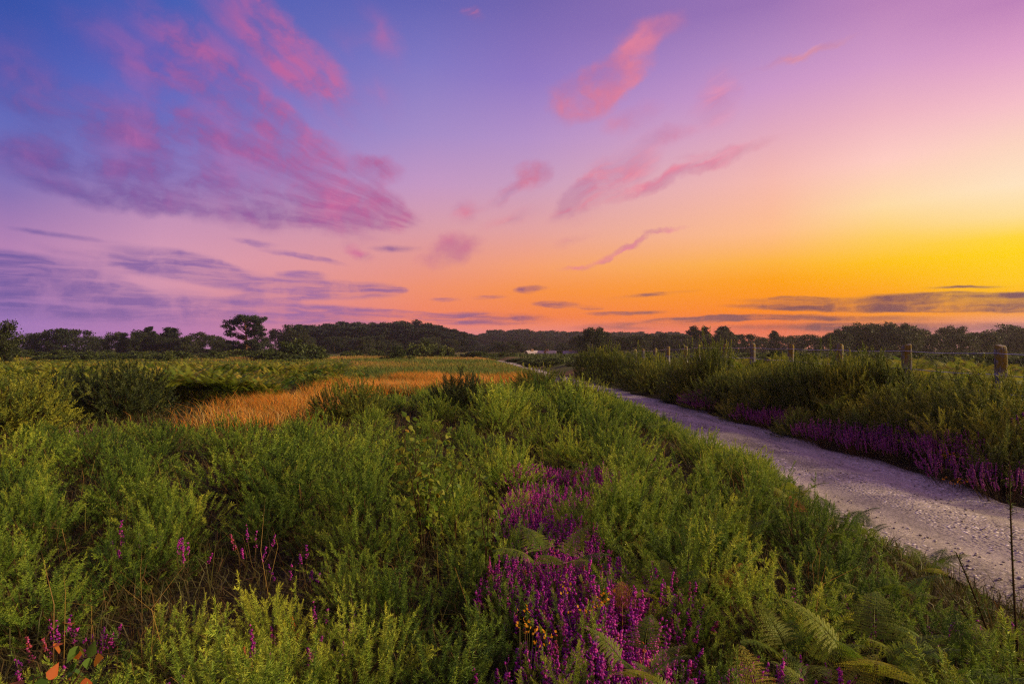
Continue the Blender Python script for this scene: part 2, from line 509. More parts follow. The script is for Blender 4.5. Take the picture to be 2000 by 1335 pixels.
M_dry = leaf_mat('dry_grass_blade', [(0.0, (0.16, 0.20, 0.04)), (0.35, (0.46, 0.26, 0.04)), (0.62, (0.90, 0.31, 0.03)), (0.8, (0.90, 0.46, 0.07)), (1.0, (0.86, 0.60, 0.24))], 0.5, rough=0.6)
M_mead = leaf_mat('meadow_grass_blade', [(0.0, (0.08, 0.14, 0.03)), (0.45, (0.17, 0.22, 0.04)), (0.75, (0.42, 0.27, 0.06)), (1.0, (0.50, 0.24, 0.10))], 0.45)
M_litter = leaf_mat('undergrowth_blade', [(0.0, (0.04, 0.05, 0.015)), (0.5, (0.08, 0.07, 0.02)), (1.0, (0.18, 0.09, 0.03))], 0.3)
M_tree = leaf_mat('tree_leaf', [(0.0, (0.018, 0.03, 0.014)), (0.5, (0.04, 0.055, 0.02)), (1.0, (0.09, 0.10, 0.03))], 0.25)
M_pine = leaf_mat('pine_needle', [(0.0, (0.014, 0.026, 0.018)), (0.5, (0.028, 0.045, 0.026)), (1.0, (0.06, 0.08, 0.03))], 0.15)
M_shrub = leaf_mat('shrub_leaf', [(0.0, (0.03, 0.05, 0.015)), (0.5, (0.075, 0.105, 0.025)), (1.0, (0.17, 0.20, 0.04))], 0.3)
M_bark = bark_mat('tree_bark', (0.05, 0.03, 0.02), (0.13, 0.08, 0.055), 8)
M_pbark = bark_mat('pine_bark', (0.14, 0.06, 0.035), (0.30, 0.14, 0.08), 6)


def post_mat():
    m = bpy.data.materials.new('weathered_post')
    m.use_nodes = True
    t = NT(m.node_tree)
    co = t.n('ShaderNodeTexCoord').outputs['Object']
    oi = t.n('ShaderNodeObjectInfo').outputs['Random']
    sh = t.n('ShaderNodeCombineXYZ', {0: t.m('MULTIPLY', oi, 40.0), 1: 0.0, 2: 0.0}).outputs[0]
    co = t.n('ShaderNodeVectorMath', {0: co, 1: sh}, operation='ADD').outputs[0]
    mp = t.n('ShaderNodeMapping', {'Vector': co, 'Scale': (1, 1, 0.07)}).outputs[0]
    gr = t.n('ShaderNodeTexNoise', {'Vector': mp, 'Scale': 55.0, 'Detail': 6.0, 'Roughness': 0.7}).outputs['Fac']
    bl = t.n('ShaderNodeTexNoise', {'Vector': co, 'Scale': 14.0, 'Detail': 5.0, 'Roughness': 0.65}).outputs['Fac']
    c = t.ramp(gr, [(0.36, (0.05, 0.05, 0.07, 1)), (0.5, (0.18, 0.19, 0.255, 1)), (0.68, (0.33, 0.345, 0.44, 1))])
    c = t.mix(t.rng(bl, 0.56, 0.66), c, (0.42, 0.42, 0.44, 1))       # pale lichen
    c = t.mix(t.rng(bl, 0.40, 0.30), c, (0.22, 0.09, 0.04, 1))       # rusty algae
    z = t.n('ShaderNodeSeparateXYZ', {0: t.n('ShaderNodeTexCoord').outputs['Object']}).outputs[2]
    top = t.m('MULTIPLY', t.rng(z, 1.06, 1.16), t.rng(bl, 0.40, 0.56))
    c = t.mix(top, c, (0.22, 0.16, 0.03, 1))                            # moss on the cut top
    b = t.n('ShaderNodeBump', {'Strength': 0.9, 'Distance': 0.012, 'Height': t.m('ADD', gr, bl)})
    p = t.n('ShaderNodeBsdfPrincipled', {'Base Color': c, 'Roughness': 0.9, 'Specular IOR Level': 0.1, 'Normal': b.outputs[0]})
    t.n('ShaderNodeOutputMaterial', {0: p.outputs[0]})
    return m


M_post = post_mat()


def plain(name, c, rough=0.6, metal=0.0, nscale=6.0, var=0.25):
    m = bpy.data.materials.new(name)
    m.use_nodes = True
    t = NT(m.node_tree)
    co = t.n('ShaderNodeTexCoord').outputs['Object']
    nz = t.n('ShaderNodeTexNoise', {'Vector': co, 'Scale': nscale, 'Detail': 5.0}).outputs['Fac']
    k = t.ramp(nz, [(0.3, tuple(v * (1 - var) for v in c) + (1,)), (0.7, tuple(min(1, v * (1 + var)) for v in c) + (1,))])
    p = t.n('ShaderNodeBsdfPrincipled', {'Base Color': k, 'Roughness': rough, 'Metallic': metal})
    t.n('ShaderNodeOutputMaterial', {0: p.outputs[0]})
    return m


def ground_mat():
    m = bpy.data.materials.new('heath_soil')
    m.use_nodes = True
    t = NT(m.node_tree)
    pos = t.n('ShaderNodeNewGeometry').outputs['Position']
    n1 = t.n('ShaderNodeTexNoise', {'Vector': pos, 'Scale': 0.35, 'Detail': 6.0, 'Roughness': 0.6}).outputs['Fac']
    n2 = t.n('ShaderNodeTexNoise', {'Vector': pos, 'Scale': 9.0, 'Detail': 6.0, 'Roughness': 0.7}).outputs['Fac']
    near = t.ramp(n2, [(0.3, (0.014, 0.010, 0.006, 1)), (0.6, (0.04, 0.028, 0.014, 1)), (0.75, (0.07, 0.05, 0.02, 1))])
    n3 = t.n('ShaderNodeTexNoise', {'Vector': pos, 'Scale': 0.09, 'Detail': 7.0, 'Roughness': 0.65}).outputs['Fac']
    far = t.ramp(n3, [(0.35, (0.05, 0.075, 0.02, 1)), (0.5, (0.10, 0.12, 0.03, 1)), (0.62, (0.22, 0.13, 0.05, 1)), (0.72, (0.19, 0.09, 0.09, 1))])
    yy = t.n('ShaderNodeSeparateXYZ', {0: pos}).outputs[1]
    c = t.mix(t.rng(yy, 16.0, 30.0), near, far)
    b = t.n('ShaderNodeBump', {'Strength': 0.7, 'Distance': 0.05, 'Height': n2})
    p = t.n('ShaderNodeBsdfPrincipled', {'Base Color': c, 'Roughness': 0.95, 'Specular IOR Level': 0.1, 'Normal': b.outputs[0]})
    t.n('ShaderNodeOutputMaterial', {0: p.outputs[0]})
    return m


def path_mat():
    m = bpy.data.materials.new('gravel_track')
    m.use_nodes = True
    t = NT(m.node_tree)
    pos = t.n('ShaderNodeNewGeometry').outputs['Position']
    ac = attr(t, 'tint')                        # 0 at one edge of the track, 1 at the other
    st = t.n('ShaderNodeMapping', {'Vector': pos, 'Scale': (1.0, 0.25, 1.0)}).outputs[0]
    big = t.n('ShaderNodeTexNoise', {'Vector': st, 'Scale': 1.6, 'Detail': 5.0, 'Roughness': 0.6}).outputs['Fac']
    fine = t.n('ShaderNodeTexNoise', {'Vector': pos, 'Scale': 38.0, 'Detail': 5.0, 'Roughness': 0.75}).outputs['Fac']
    vor = t.n('ShaderNodeTexVoronoi', {'Vector': pos, 'Scale': 34.0, 'Randomness': 1.0})
    vd, vc = vor.outputs['Distance'], vor.outputs['Color']
    pick = t.n('ShaderNodeSeparateColor', {0: vc}).outputs[0]
    # worn wheel lines stay sandy, the middle and edges carry loose stones
    wheel = t.m('ADD', t.rng(t.m('ABSOLUTE', t.m('SUBTRACT', ac, 0.27)), 0.0, 0.13, 1, 0), t.rng(t.m('ABSOLUTE', t.m('SUBTRACT', ac, 0.74)), 0.0, 0.14, 1, 0), clamp=True)
    base = t.ramp(t.m('MULTIPLY_ADD', big, 0.5, t.m('MULTIPLY', fine, 0.5)), [(0.38, (0.14, 0.12, 0.105, 1)), (0.5, (0.38, 0.335, 0.295, 1)), (0.62, (0.58, 0.51, 0.45, 1))])
    stone = t.ramp(pick, [(0.0, (0.11, 0.095, 0.10, 1)), (0.5, (0.30, 0.26, 0.27, 1)), (0.82, (0.46, 0.41, 0.42, 1)), (0.88, (0.86, 0.80, 0.80, 1))])
    k = t.m('MULTIPLY', t.rng(vd, 0.55, 0.35), t.rng(t.m('SUBTRACT', big, t.m('MULTIPLY', wheel, 0.25)), 0.34, 0.5))
    c = t.mix(k, base, stone)
    edge = t.rng(t.m('ABSOLUTE', t.m('SUBTRACT', ac, 0.5)), 0.40, 0.5)
    c = t.mix(t.m('MULTIPLY', edge, 0.75), c, (0.07, 0.055, 0.04, 1))    # soil and litter at the verges
    hgt = t.m('ADD', t.m('MULTIPLY', k, t.m('SUBTRACT', 0.6, vd)), t.m('MULTIPLY', fine, 0.5))
    b = t.n('ShaderNodeBump', {'Strength': 0.8, 'Distance': 0.02, 'Height': hgt})
    p = t.n('ShaderNodeBsdfPrincipled', {'Base Color': c, 'Roughness': 0.85, 'Specular IOR Level': 0.25, 'Normal': b.outputs[0]})
    t.n('ShaderNodeOutputMaterial', {0: p.outputs[0]})
    return m


# ------------------------------------------------------------------ ground and path
def build_ground():
    ys = np.concatenate([np.linspace(-60, -4, 15), np.arange(-3.5, 30, 0.25), np.geomspace(30, 140, 90)[1:], np.geomspace(140, 1500, 20)[1:]])
    s = np.linspace(-1, 1, 241)
    xs = np.sign(s) * (np.abs(s) * 22 + 1400 * np.abs(s) ** 9)
    X, Y = np.meshgrid(xs, ys)
    Z = ground_z(X, Y)
    V = np.stack([X, Y, Z], -1).reshape(-1, 3)
    nx, ny = len(xs), len(ys)
    i = (np.arange(ny - 1)[:, None] * nx + np.arange(nx - 1)[None]).ravel()
    Fc = np.concatenate([np.stack([i, i + 1, i + nx + 1], 1), np.stack([i, i + nx + 1, i + nx], 1)])
    o = obj('ground', smooth(mesh('ground', T(V, Fc, 0), ground_mat())))
    tag(o, 'dark heath soil and far green and rusty moorland', 'ground', kind='structure')
    ys = np.concatenate([np.arange(-30, 30, 0.25), np.arange(30, 128, 1.0)])
    u = np.linspace(0, 1, 25)
    Y, Uu = np.meshgrid(ys, u, indexing='ij')
    L0, R0 = left(Y) - 0.1 + 0.07 * np.sin(Y * 2.3) + 0.05 * np.sin(Y * 5.1), right(Y) + 0.1 + 0.06 * np.sin(Y * 1.9 + 1) + 0.05 * np.sin(Y * 4.3)
    X = L0 + (R0 - L0) * Uu
    Z = 0.012 + 0.035 * (1 - (2 * Uu - 1) ** 2) - 0.03 * (np.exp(-((Uu - .27) / .1) ** 2) + np.exp(-((Uu - .74) / .1) ** 2)) + 0.008 * np.sin(X * 5) * np.sin(Y * 3.1)
    Z = np.where((Uu == 0) | (Uu == 1), ground_z(X, Y) + 0.01 * 0 + 0.006, Z)
    V = np.stack([X, Y, Z], -1).reshape(-1, 3)
    nx, ny = len(u), len(ys)
    i = (np.arange(ny - 1)[:, None] * nx + np.arange(nx - 1)[None]).ravel()
    Fc = np.concatenate([np.stack([i, i + 1, i + nx + 1], 1), np.stack([i, i + nx + 1, i + nx], 1)])
    o = obj('path', smooth(mesh('path', T(V, Fc, Uu.ravel()), path_mat())))
    tag(o, 'pale lavender grey gravel track running away across the heath', 'path', kind='structure')


build_ground()


def stone_t():
    # squashed irregular pebble
    p = (1 + 5 ** 0.5) / 2
    V = np.array([(-1, p, 0), (1, p, 0), (-1, -p, 0), (1, -p, 0), (0, -1, p), (0, 1, p), (0, -1, -p), (0, 1, -p), (p, 0, -1), (p, 0, 1), (-p, 0, -1), (-p, 0, 1)], float)
    V = norm(V) * U(0.75, 1.2, (12, 1)) * np.array([1.0, 0.75, 0.42])
    Fc = [(0, 11, 5), (0, 5, 1), (0, 1, 7), (0, 7, 10), (0, 10, 11), (1, 5, 9), (5, 11, 4), (11, 10, 2), (10, 7, 6), (7, 1, 8), (3, 9, 4), (3, 4, 2), (3, 2, 6), (3, 6, 8), (3, 8, 9), (4, 9, 5), (2, 4, 11), (6, 2, 10), (8, 6, 7), (9, 8, 1)]
    return T(V, Fc, 0)


def build_gravel():
    out = []
    for k in range(5):
        n = 3200
        y = 2.2 + 13 * U(0, 1, n) ** 1.6
        u = U(0.02, 0.98, n)
        keep = (np.sin(y * 1.3 + u * 5 + k) + np.sin(y * 0.47 + 2) + U(-1.4, 1.4, n)) > 0.0
        y, u = y[keep], u[keep]
        n = len(y)
        x = left(y) + (right(y) - left(y)) * u
        s = 0.005 + 0.012 * U(0, 1, n) ** 3.2
        z = 0.012 + 0.035 * (1 - (2 * u - 1) ** 2) - 0.03 * (np.exp(-((u - .27) / .1) ** 2) + np.exp(-((u - .74) / .1) ** 2)) + s * 0.15
        out.append(many(stone_t(), np.stack([x, y, z], 1), rotz(U(0, 6.28, n)), s, U(0, 1, n)))
    m = leaf_mat('loose_stone', [(0.0, (0.13, 0.11, 0.12)), (0.55, (0.33, 0.29, 0.30)), (0.85, (0.52, 0.47, 0.48)), (1.0, (0.85, 0.82, 0.82))], 0.0, rough=0.7)
    o = obj('gravel', mesh('gravel', join(out), m))
    tag(o, 'loose pale and grey stones scattered over the track', 'gravel', kind='stuff')


build_gravel()


# ------------------------------------------------------------------ plant templates
def gorse_shoot(L=0.26, n=110, w=0.0036, l=0.029, sprigs=4):
    bend = rng.normal(0, 0.12, 2)
    s = np.linspace(0, 1, 6)
    pts = np.stack([bend[0] * L * s ** 2, bend[1] * L * s ** 2, L * s], 1)
    parts = [tube(pts, np.linspace(0.0022, 0.001, 6), 3, 0.35, cap=False)]
    f = np.linspace(0.06, 1.0, n) ** 0.9
    P = np.stack([np.interp(f, s, pts[:, k]) for k in range(3)], 1)
    a = np.arange(n) * 2.4 + U(-0.5, 0.5, n)
    pitch = np.radians(np.interp(f, [0, 0.8, 1], [86, 68, 22])) + U(-0.25, 0.25, n)
    D = np.stack([np.cos(a) * np.sin(pitch), np.sin(a) * np.sin(pitch), np.cos(pitch)], 1)
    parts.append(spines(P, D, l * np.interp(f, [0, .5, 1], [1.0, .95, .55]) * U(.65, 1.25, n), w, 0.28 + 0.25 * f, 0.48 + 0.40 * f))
    for k in range(sprigs):
        f0 = U(0.2, 0.85)
        p0 = np.array([np.interp(f0, s, pts[:, j]) for j in range(3)])
        an, pi_ = U(0, 6.28), U(0.6, 1.0)
        d = np.array([math.cos(an) * math.sin(pi_), math.sin(an) * math.sin(pi_), math.cos(pi_)])
        ll = U(0.03, 0.06)
        m = max(8, n // 6)
        g = np.linspace(0.15, 1, m)
        PP = p0 + d * ll * g[:, None]
        DD = norm(d * np.interp(g, [0, 1], [0.5, 1.6])[:, None] + norm(rng.normal(size=(m, 3))))
        parts.append(spines(PP, DD, l * 0.7 * U(.7, 1.2, m), w, 0.35 + .2 * f0, 0.55 + .35 * f0))
    return join(parts)


def gorse_bush(R, H, nsh, shoots, ls=(0.8, 1.25), out=0.6, up=0.75, inner=0.25, lumps=4):
    """lumpy dome of shoots pointing out and up on woody stems; returns foliage, stems"""
    n = nsh
    th = np.arange(lumps) / lumps * 6.283 + U(0, 6.28)
    cr = R * U(.32, .55, lumps)
    lc = np.stack([cr * np.cos(th), cr * np.sin(th), np.zeros(lumps)], 1)
    lc[0] *= .15
    lr = R * U(.48, .72, lumps)
    lh = H * U(.66, .92, lumps)
    lh[0] = H
    i = rng.integers(0, lumps, n)
    cz = U(-0.05, 1.0, n)
    ph = U(0, 6.283, n)
    sn = np.sqrt(np.maximum(0, 1 - cz * cz))
    N = np.stack([sn * np.cos(ph), sn * np.sin(ph), cz], 1)
    f = np.where(U(0, 1, n) < inner, U(.2, .6, n), U(.66, .86, n))
    P = lc[i] + N * np.stack([lr[i], lr[i], lh[i]], 1) * f[:, None]
    P[:, 2] = np.maximum(P[:, 2], 0.02)
    D = norm(N * out + np.array([0, 0, up]) + rng.normal(0, 0.16, (n, 3)))
    Rm = frame(D, U(0, 6.28, n))
    sc = U(ls[0], ls[1], n) * np.where(U(0, 1, n) > 0.95, 1.3, 1)
    idx = rng.integers(0, len(shoots), n)
    lt = rng.normal(0, .06, lumps)
    fol = []
    for k, sh in enumerate(shoots):
        w = idx == k
        if w.any():
            fol.append(many(sh, P[w], Rm[w], sc[w], rng.normal(0, 0.07, w.sum()) + lt[i[w]]))
    st = []
    for k in range(0, n, 6):
        p = P[k]
        mid = np.array([p[0] * 0.5, p[1] * 0.5, p[2] * 0.5]) + rng.normal(0, 0.02, 3)
        st.append(tube([(p[0] * .2, p[1] * .2, -0.03), mid, p], [0.010 * max(R, .4) / .4, 0.006, 0.003], 3, 0, cap=False))
    return join(fol), join(st)


SH_hi = [gorse_shoot(U(0.2, 0.34), 120, 0.0050, 0.031) for _ in range(7)]
SH_mid = [gorse_shoot(U(0.22, 0.34), 80, 0.0095, 0.034, 3) for _ in range(6)]
SH_lo = [gorse_shoot(U(0.24, 0.36), 46, 0.016, 0.045, 2) for _ in range(5)]
SH_dense = [gorse_shoot(U(0.20, 0.30), 56, 0.013, 0.034, 2) for _ in range(5)]


def gorse_kind(name, R, H, n, sh, mat, k, **kw):
    out = []
    for i in range(k):
        f, s = gorse_bush(R, H, n, sh, **kw)
        out.append(Kind(name, 'gorse bush', mesh(name, f, mat), [('stems', mesh(name + '_stems', s, M_stem))]))
    return out


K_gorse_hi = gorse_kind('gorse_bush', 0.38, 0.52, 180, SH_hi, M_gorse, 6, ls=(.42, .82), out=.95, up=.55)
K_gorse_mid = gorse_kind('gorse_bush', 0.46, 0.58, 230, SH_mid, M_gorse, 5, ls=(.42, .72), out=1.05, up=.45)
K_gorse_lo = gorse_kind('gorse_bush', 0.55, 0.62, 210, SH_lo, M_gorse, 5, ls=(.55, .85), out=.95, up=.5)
K_gorse_big = gorse_kind('gorse_bush', 0.95, 1.06, 900, SH_dense, M_gorse_dk, 4, ls=(.65, 1.0), out=1.2, up=.32, lumps=8)
M_gorse_shade = leaf_mat('shaded_gorse_leaf', [(0.0, (0.014, 0.024, 0.010)), (0.5, (0.036, 0.056, 0.018)), (1.0, (0.17, 0.20, 0.04))], 0.2)  # same gorse, with the shade on these bushes put into the leaf colour
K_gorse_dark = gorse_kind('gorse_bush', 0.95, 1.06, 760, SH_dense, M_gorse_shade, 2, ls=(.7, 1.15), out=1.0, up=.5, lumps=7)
K_gorse_side = gorse_kind('gorse_bush', 0.55, 0.76, 290, SH_mid, M_gorse_dk, 5, ls=(.6, .95), out=1.15, up=.38, lumps=6)


# ---- heather
def octa(l, w):
    V = np.array([(w, 0, 0), (0, w, 0), (-w, 0, 0), (0, -w, 0), (0, 0, l), (0, 0, -l)], float)
    Fc = [(0, 1, 4), (1, 2, 4), (2, 3, 4), (3, 0, 4), (1, 0, 5), (2, 1, 5), (3, 2, 5), (0, 3, 5)]
    return T(V, Fc, 0)


def heather_clump(n, R, H, nf=26, bell=0.0052, faded=0.06, spiky=False):
    fl, lv = [], []
    for k in range(n):
        th, q = U(0, 6.28), math.sqrt(U())
        base = np.array([q * R * math.cos(th), q * R * math.sin(th), 0])
        L = H * (1 - 0.3 * q * q) * U(0.72, 1.12)
        d = norm(np.array([math.cos(th) * q * 0.55, math.sin(th) * q * 0.55, 1.0]) + rng.normal(0, 0.13, 3))
        s = np.linspace(0, 1, 5)
        pts = base + d * L * s[:, None] + np.array([math.cos(th), math.sin(th), 0]) * (0.08 * L * np.sin(s * 3))[:, None]
        lv.append(tube(pts, np.linspace(0.0022, 0.0009, 5), 3, 0.8, cap=False))
        m = 34
        f = U(0.1, 0.95, m)
        P = np.stack([np.interp(f, s, pts[:, j]) for j in range(3)], 1)
        lv.append(spines(P, norm(rng.normal(size=(m, 3)) + d * 0.8), U(.008, .016, m), 0.0028, U(0, .6), U(0.2, .9)))
        m = int(nf * U(0.6, 1.3))
        f0 = U(0.45, 0.68)
        f = U(f0, 1.0, m)
        P = np.stack([np.interp(f, s, pts[:, j]) for j in range(3)], 1)
        o = norm(rng.normal(size=(m, 3)))
        P = P + o * np.interp(f, [f0, 1], [0.010, 0.003])[:, None] * (0.5 if spiky else 1.0)
        tint = np.clip(rng.normal(0.36, 0.16, m) + rng.normal(0, 0.08), 0, .7)
        if U() < faded:
            tint = U(0.75, 1.0, m)
        fl.append(many(octa(bell * 1.25, bell * 0.8), P, frame(o + d * .6), U(.75, 1.3, m), tint))
    return join(fl), join(lv)


def heather_kind(k, mat, sprig=False, **kw):
    out = []
    for i in range(k):
        f, l = heather_clump(**kw)
        if sprig:
            out.append(Kind('heather_sprig', 'heather', None, [('blossoms', mesh('sprig_flowers', f, mat)), ('leafy_stems', mesh('sprig_stems', l, M_heather_st))]))
            continue
        out.append(Kind('heather_clump', 'heather', mesh('heather_flowers', f, mat), [('leafy_stems', mesh('heather_stems', l, M_heather_st))]))
    return out


K_heath = heather_kind(5, M_heather, n=40, R=0.13, H=0.29)
K_sprig = heather_kind(4, M_heather, True, n=6, R=0.07, H=0.27, nf=26)
K_heath_side = heather_kind(4, M_heather_dull, n=80, R=0.22, H=0.36, nf=22, bell=0.0062, spiky=True)


# ---- bracken
def frond(L=0.6, npin=15, detail=True, arch=0.9, tint=0.0):
    s = np.linspace(0, 1, 24)
    ang = 0.15 + arch * s ** 1.2
    dy, dz = np.sin(ang), np.cos(ang)
    pts = np.stack([np.zeros(24), np.cumsum(dy) * L / 24, np.cumsum(dz) * L / 24], 1)
    pts = np.concatenate([[[0, 0, 0]], pts])
    s = np.linspace(0, 1, 25)
    parts = [tube(pts[::4], np.linspace(0.0035, 0.0008, len(pts[::4])), 3, 0.45 + tint, cap=False)]
    tg = norm(np.gradient(pts, axis=0))
    X = np.array([1.0, 0, 0])
    f = np.linspace(0.34, 0.99, npin)
    for sd in (-1, 1):
        for k, fk in enumerate(f):
            p = np.array([np.interp(fk, s, pts[:, j]) for j in range(3)])
            tt = np.array([np.interp(fk, s, tg[:, j]) for j in range(3)])
            g = (fk - 0.34) / 0.66
            lp = L * 0.36 * (1 - g) ** 0.8 * (0.75 + 0.25 * min(1, g * 6 + .5)) * U(.88, 1.1) + 0.012
            d = norm(X * sd + tt * (0.35 + .3 * g) + np.array([0, 0, -0.12]))
            N = norm(np.cross(X * sd, tt)) * sd
            if detail:
                m = max(3, int(lp / 0.012))
                h = np.linspace(0.08, 0.97, m)
                P = p + d * lp * h[:, None] + np.array([0, 0, -0.22]) * (lp * h[:, None] ** 2)
                ln = (0.0215 * L / .6) * (1 - h) ** 0.7 + 0.004
                for s2 in (-1, 1):
                    q = norm(np.cross(N, d)) * s2
                    D = norm(q + d * 0.45 + rng.normal(0, .06, (m, 3)))
                    parts.append(leaves(P, D, ln, ln * 0.55 + 0.003, 0.32 + 0.2 * h + tint + rng.normal(0, .03), Sd=norm(np.cross(D, N + rng.normal(0, .15, (m, 3))))))
                parts.append(spines(p[None], d[None], lp, 0.0025, 0.5 + tint, 0.5 + tint))
            else:
                parts.append(leaves(p[None], norm(d + np.array([0, 0, -.18]))[None], np.array([lp * 1.05]), np.array([L * 0.036]), 0.4 + 0.2 * g + tint, Sd=norm(tt + rng.normal(0, .12, 3))[None]))
    return join(parts)


def fern_plant(nf, L, stalk, detail, npin=15, tint=0.0):
    out = []
    for k in range(nf):
        f = frond(L * U(.8, 1.15), npin, detail, U(.8, 1.35), tint + rng.normal(0, .08))
        a = k / nf * 6.283 + U(-.4, .4)
        lean = U(0.1, 0.35)
        st = stalk * U(.6, 1.1)
        R = rotz(a) @ np.array(Euler((-lean, 0, 0)).to_matrix())
        out.append(f.moved(R, 1, R @ np.array([0, 0, st])))
        out.append(tube(np.array([(0, 0, -0.02), (0, 0, st * .5), (0, 0, st + .01)]) @ R.T, [.0045, .004, .0035], 3, 0.5 + tint, cap=False))
    return join(out)


K_fern = [Kind('bracken_fern', 'fern', mesh('bracken_fern', fern_plant(6, 0.5, 0.28, True, 12, .16), M_fern)) for _ in range(4)]
K_fern_tall = [Kind('bracken_fern', 'fern', mesh('bracken_fern', fern_plant(11, 0.42, 0.66, True, 14, .32), M_fern)) for _ in range(4)]
K_fern_dead = [Kind('bracken_frond', 'fern', mesh('dead_frond', fern_plant(1, 0.4, 0.3, True, 12), M_fern_dead)) for _ in range(2)]


# ---- trees
def limb_tubes(H, nl, r0, spread, z0=.25, sides=5):
    s = np.linspace(0, 1, 6)
    bend = rng.normal(0, 0.04 * H, 2)
    tr = np.stack([bend[0] * s ** 2, bend[1] * s ** 2, H * .86 * s], 1)
    tr[0, 2] = -0.15
    out = [tube(tr, r0 * (1 - .8 * s), sides + 1, 0)]
    ends = []
    for k in range(nl):
        f = U(z0, 0.9)
        p = np.array([np.interp(f, s, tr[:, j]) for j in range(3)])
        a = k * 2.4 + U(-.4, .4)
        ln = spread * (1.1 - f * .6) * U(.6, 1.05)
        e = p + np.array([math.cos(a) * ln, math.sin(a) * ln, ln * U(.25, .8)])
        m = (p + e) / 2 + np.array([0, 0, -0.06 * ln])
        out.append(tube([p, m, e], [r0 * .4 * (1.1 - f), r0 * .25 * (1.1 - f), r0 * .06], 4, 0, cap=False))
        ends += [m, e]
    return join(out), np.array(ends), tr


def leaf_cloud(cs, rs, n, size, flat=0.7, shell=0.45):
    out = []
    for c, r in zip(cs, rs):
        m = max(6, int(n * (r / np.mean(rs)) ** 2))
        d = norm(rng.normal(size=(m, 3)))
        rr = r * U(shell, 1.0, m) * (1 + 0.25 * rng.normal(size=m))
        P = c + d * rr[:, None] * np.array([1, 1, flat])
        D = norm(rng.normal(size=(m, 3)) + d * .8)
        tc = rng.normal(0.45, .14)
        out.append(leaves(P, D, size * U(.6, 1.4, m), size * .62 * U(.6, 1.3, m), tc + rng.normal(0, .1, m)))
    return join(out)


def broad_tree(H, Wd, n=34, lf=70, size=.3, z0=.18):
    lt, ends, tr = limb_tubes(H, 12, H * .025, Wd * .45)
    cs, rs = [], []
    for k in range(n):
        th, q = U(0, 6.28), math.sqrt(U())
        zz = U(z0, .93)
        prof = math.sin(PI * min(1, max(0, (zz - z0 * .4) / (1.06 - z0 * .4))) ** .8) ** .6
        r = q * Wd * .5 * prof
        cs.append((r * math.cos(th), r * math.sin(th), zz * H))
        rs.append(H * U(.09, .17))
    for e in ends[1::2]:
        cs.append(e)
        rs.append(H * U(.08, .13))
    return leaf_cloud(np.array(cs), np.array(rs), lf, size), lt


def pine_tree(H, Wd, n=30, lf=80, size=.32, z0=.45, flat=.45):
    lt, ends, tr = limb_tubes(H, 14, H * .028, Wd * .5, z0)
    cs, rs = [], []
    for e in ends:
        cs.append(e + np.array([0, 0, .1]))
        rs.append(Wd * U(.10, .18))
    for k in range(n):
        th = U(0, 6.28)
        zz = U(z0, 1.0)
        r = Wd * .5 * (1 - ((zz - z0) / (1 - z0)) ** 1.6 * .75) * U(.3, 1)
        cs.append((r * math.cos(th), r * math.sin(th), zz * H * .97))
        rs.append(Wd * U(.09, .17))
    return leaf_cloud(np.array(cs), np.array(rs), lf, size, flat), lt


def tree_kind(name, cat, gen, k, mat, bark, **kw):
    out = []
    for i in range(k):
        c, tr = gen(**kw)
        me = mesh(name + '_trunk', tr, bark)
        smooth(me)
        K = Kind(name, cat, None, [('trunk', me), ('crown', mesh(name + '_crown', c, mat))])
        out.append(K)
    return out


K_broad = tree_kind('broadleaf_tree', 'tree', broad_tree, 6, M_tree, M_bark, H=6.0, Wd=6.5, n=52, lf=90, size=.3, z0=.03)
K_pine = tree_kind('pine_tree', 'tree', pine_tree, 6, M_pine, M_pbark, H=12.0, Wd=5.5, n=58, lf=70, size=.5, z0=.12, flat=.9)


def shrub(R, H, n=40, lf=90, size=.12):
    cs, rs = [], []
    st = []
    for k in range(n):
        th, q = U(0, 6.28), math.sqrt(U())
        z = H * (1 - .8 * q * q) * U(.15, .92)
        c = np.array([q * R * math.cos(th), q * R * math.sin(th), z])
        cs.append(c)
        rs.append(H * U(.13, .24))
        if k % 3 == 0:
            st.append(tube([(c[0] * .15, c[1] * .15, -.05), c * [.5, .5, .6], c], [.04 * H, .025 * H, .008], 4, 0, cap=False))
    return leaf_cloud(np.array(cs), np.array(rs), lf, size, .85, .3), join(st)


K_shrub = []
for i in range(5):
    f, s = shrub(1.0, 1.0)
    K_shrub.append(Kind('heath_shrub', 'shrub', mesh('shrub_foliage', f, M_shrub), [('stems', mesh('shrub_stems', s, M_stem))]))


# ------------------------------------------------------------------ placing: scatter without crowding
def scatter(xr, yr, ok, rad, tries, taken=None):
    pts = [] if taken is None else list(taken)
    new = []
    for _ in range(tries):
        y = U(*yr)
        x = U(*xr)
        if not ok(x, y):
            continue
        r = rad(x, y) if callable(rad) else rad
        if all((x - p[0]) ** 2 + (y - p[1]) ** 2 > r * r for p in pts):
            pts.append((x, y))
            new.append((x, y))
    return new


def view(x, y, m=0.6):
    return y > 0.3 and abs(x) < 0.84 * y + m


def inpoly(x, y, poly):
    c = False
    n = len(poly)
    for i in range(n):
        x1, y1 = poly[i]
        x2, y2 = poly[(i + 1) % n]
        if (y1 > y) != (y2 > y) and x < (x2 - x1) * (y - y1) / (y2 - y1) + x1:
            c = not c
    return c


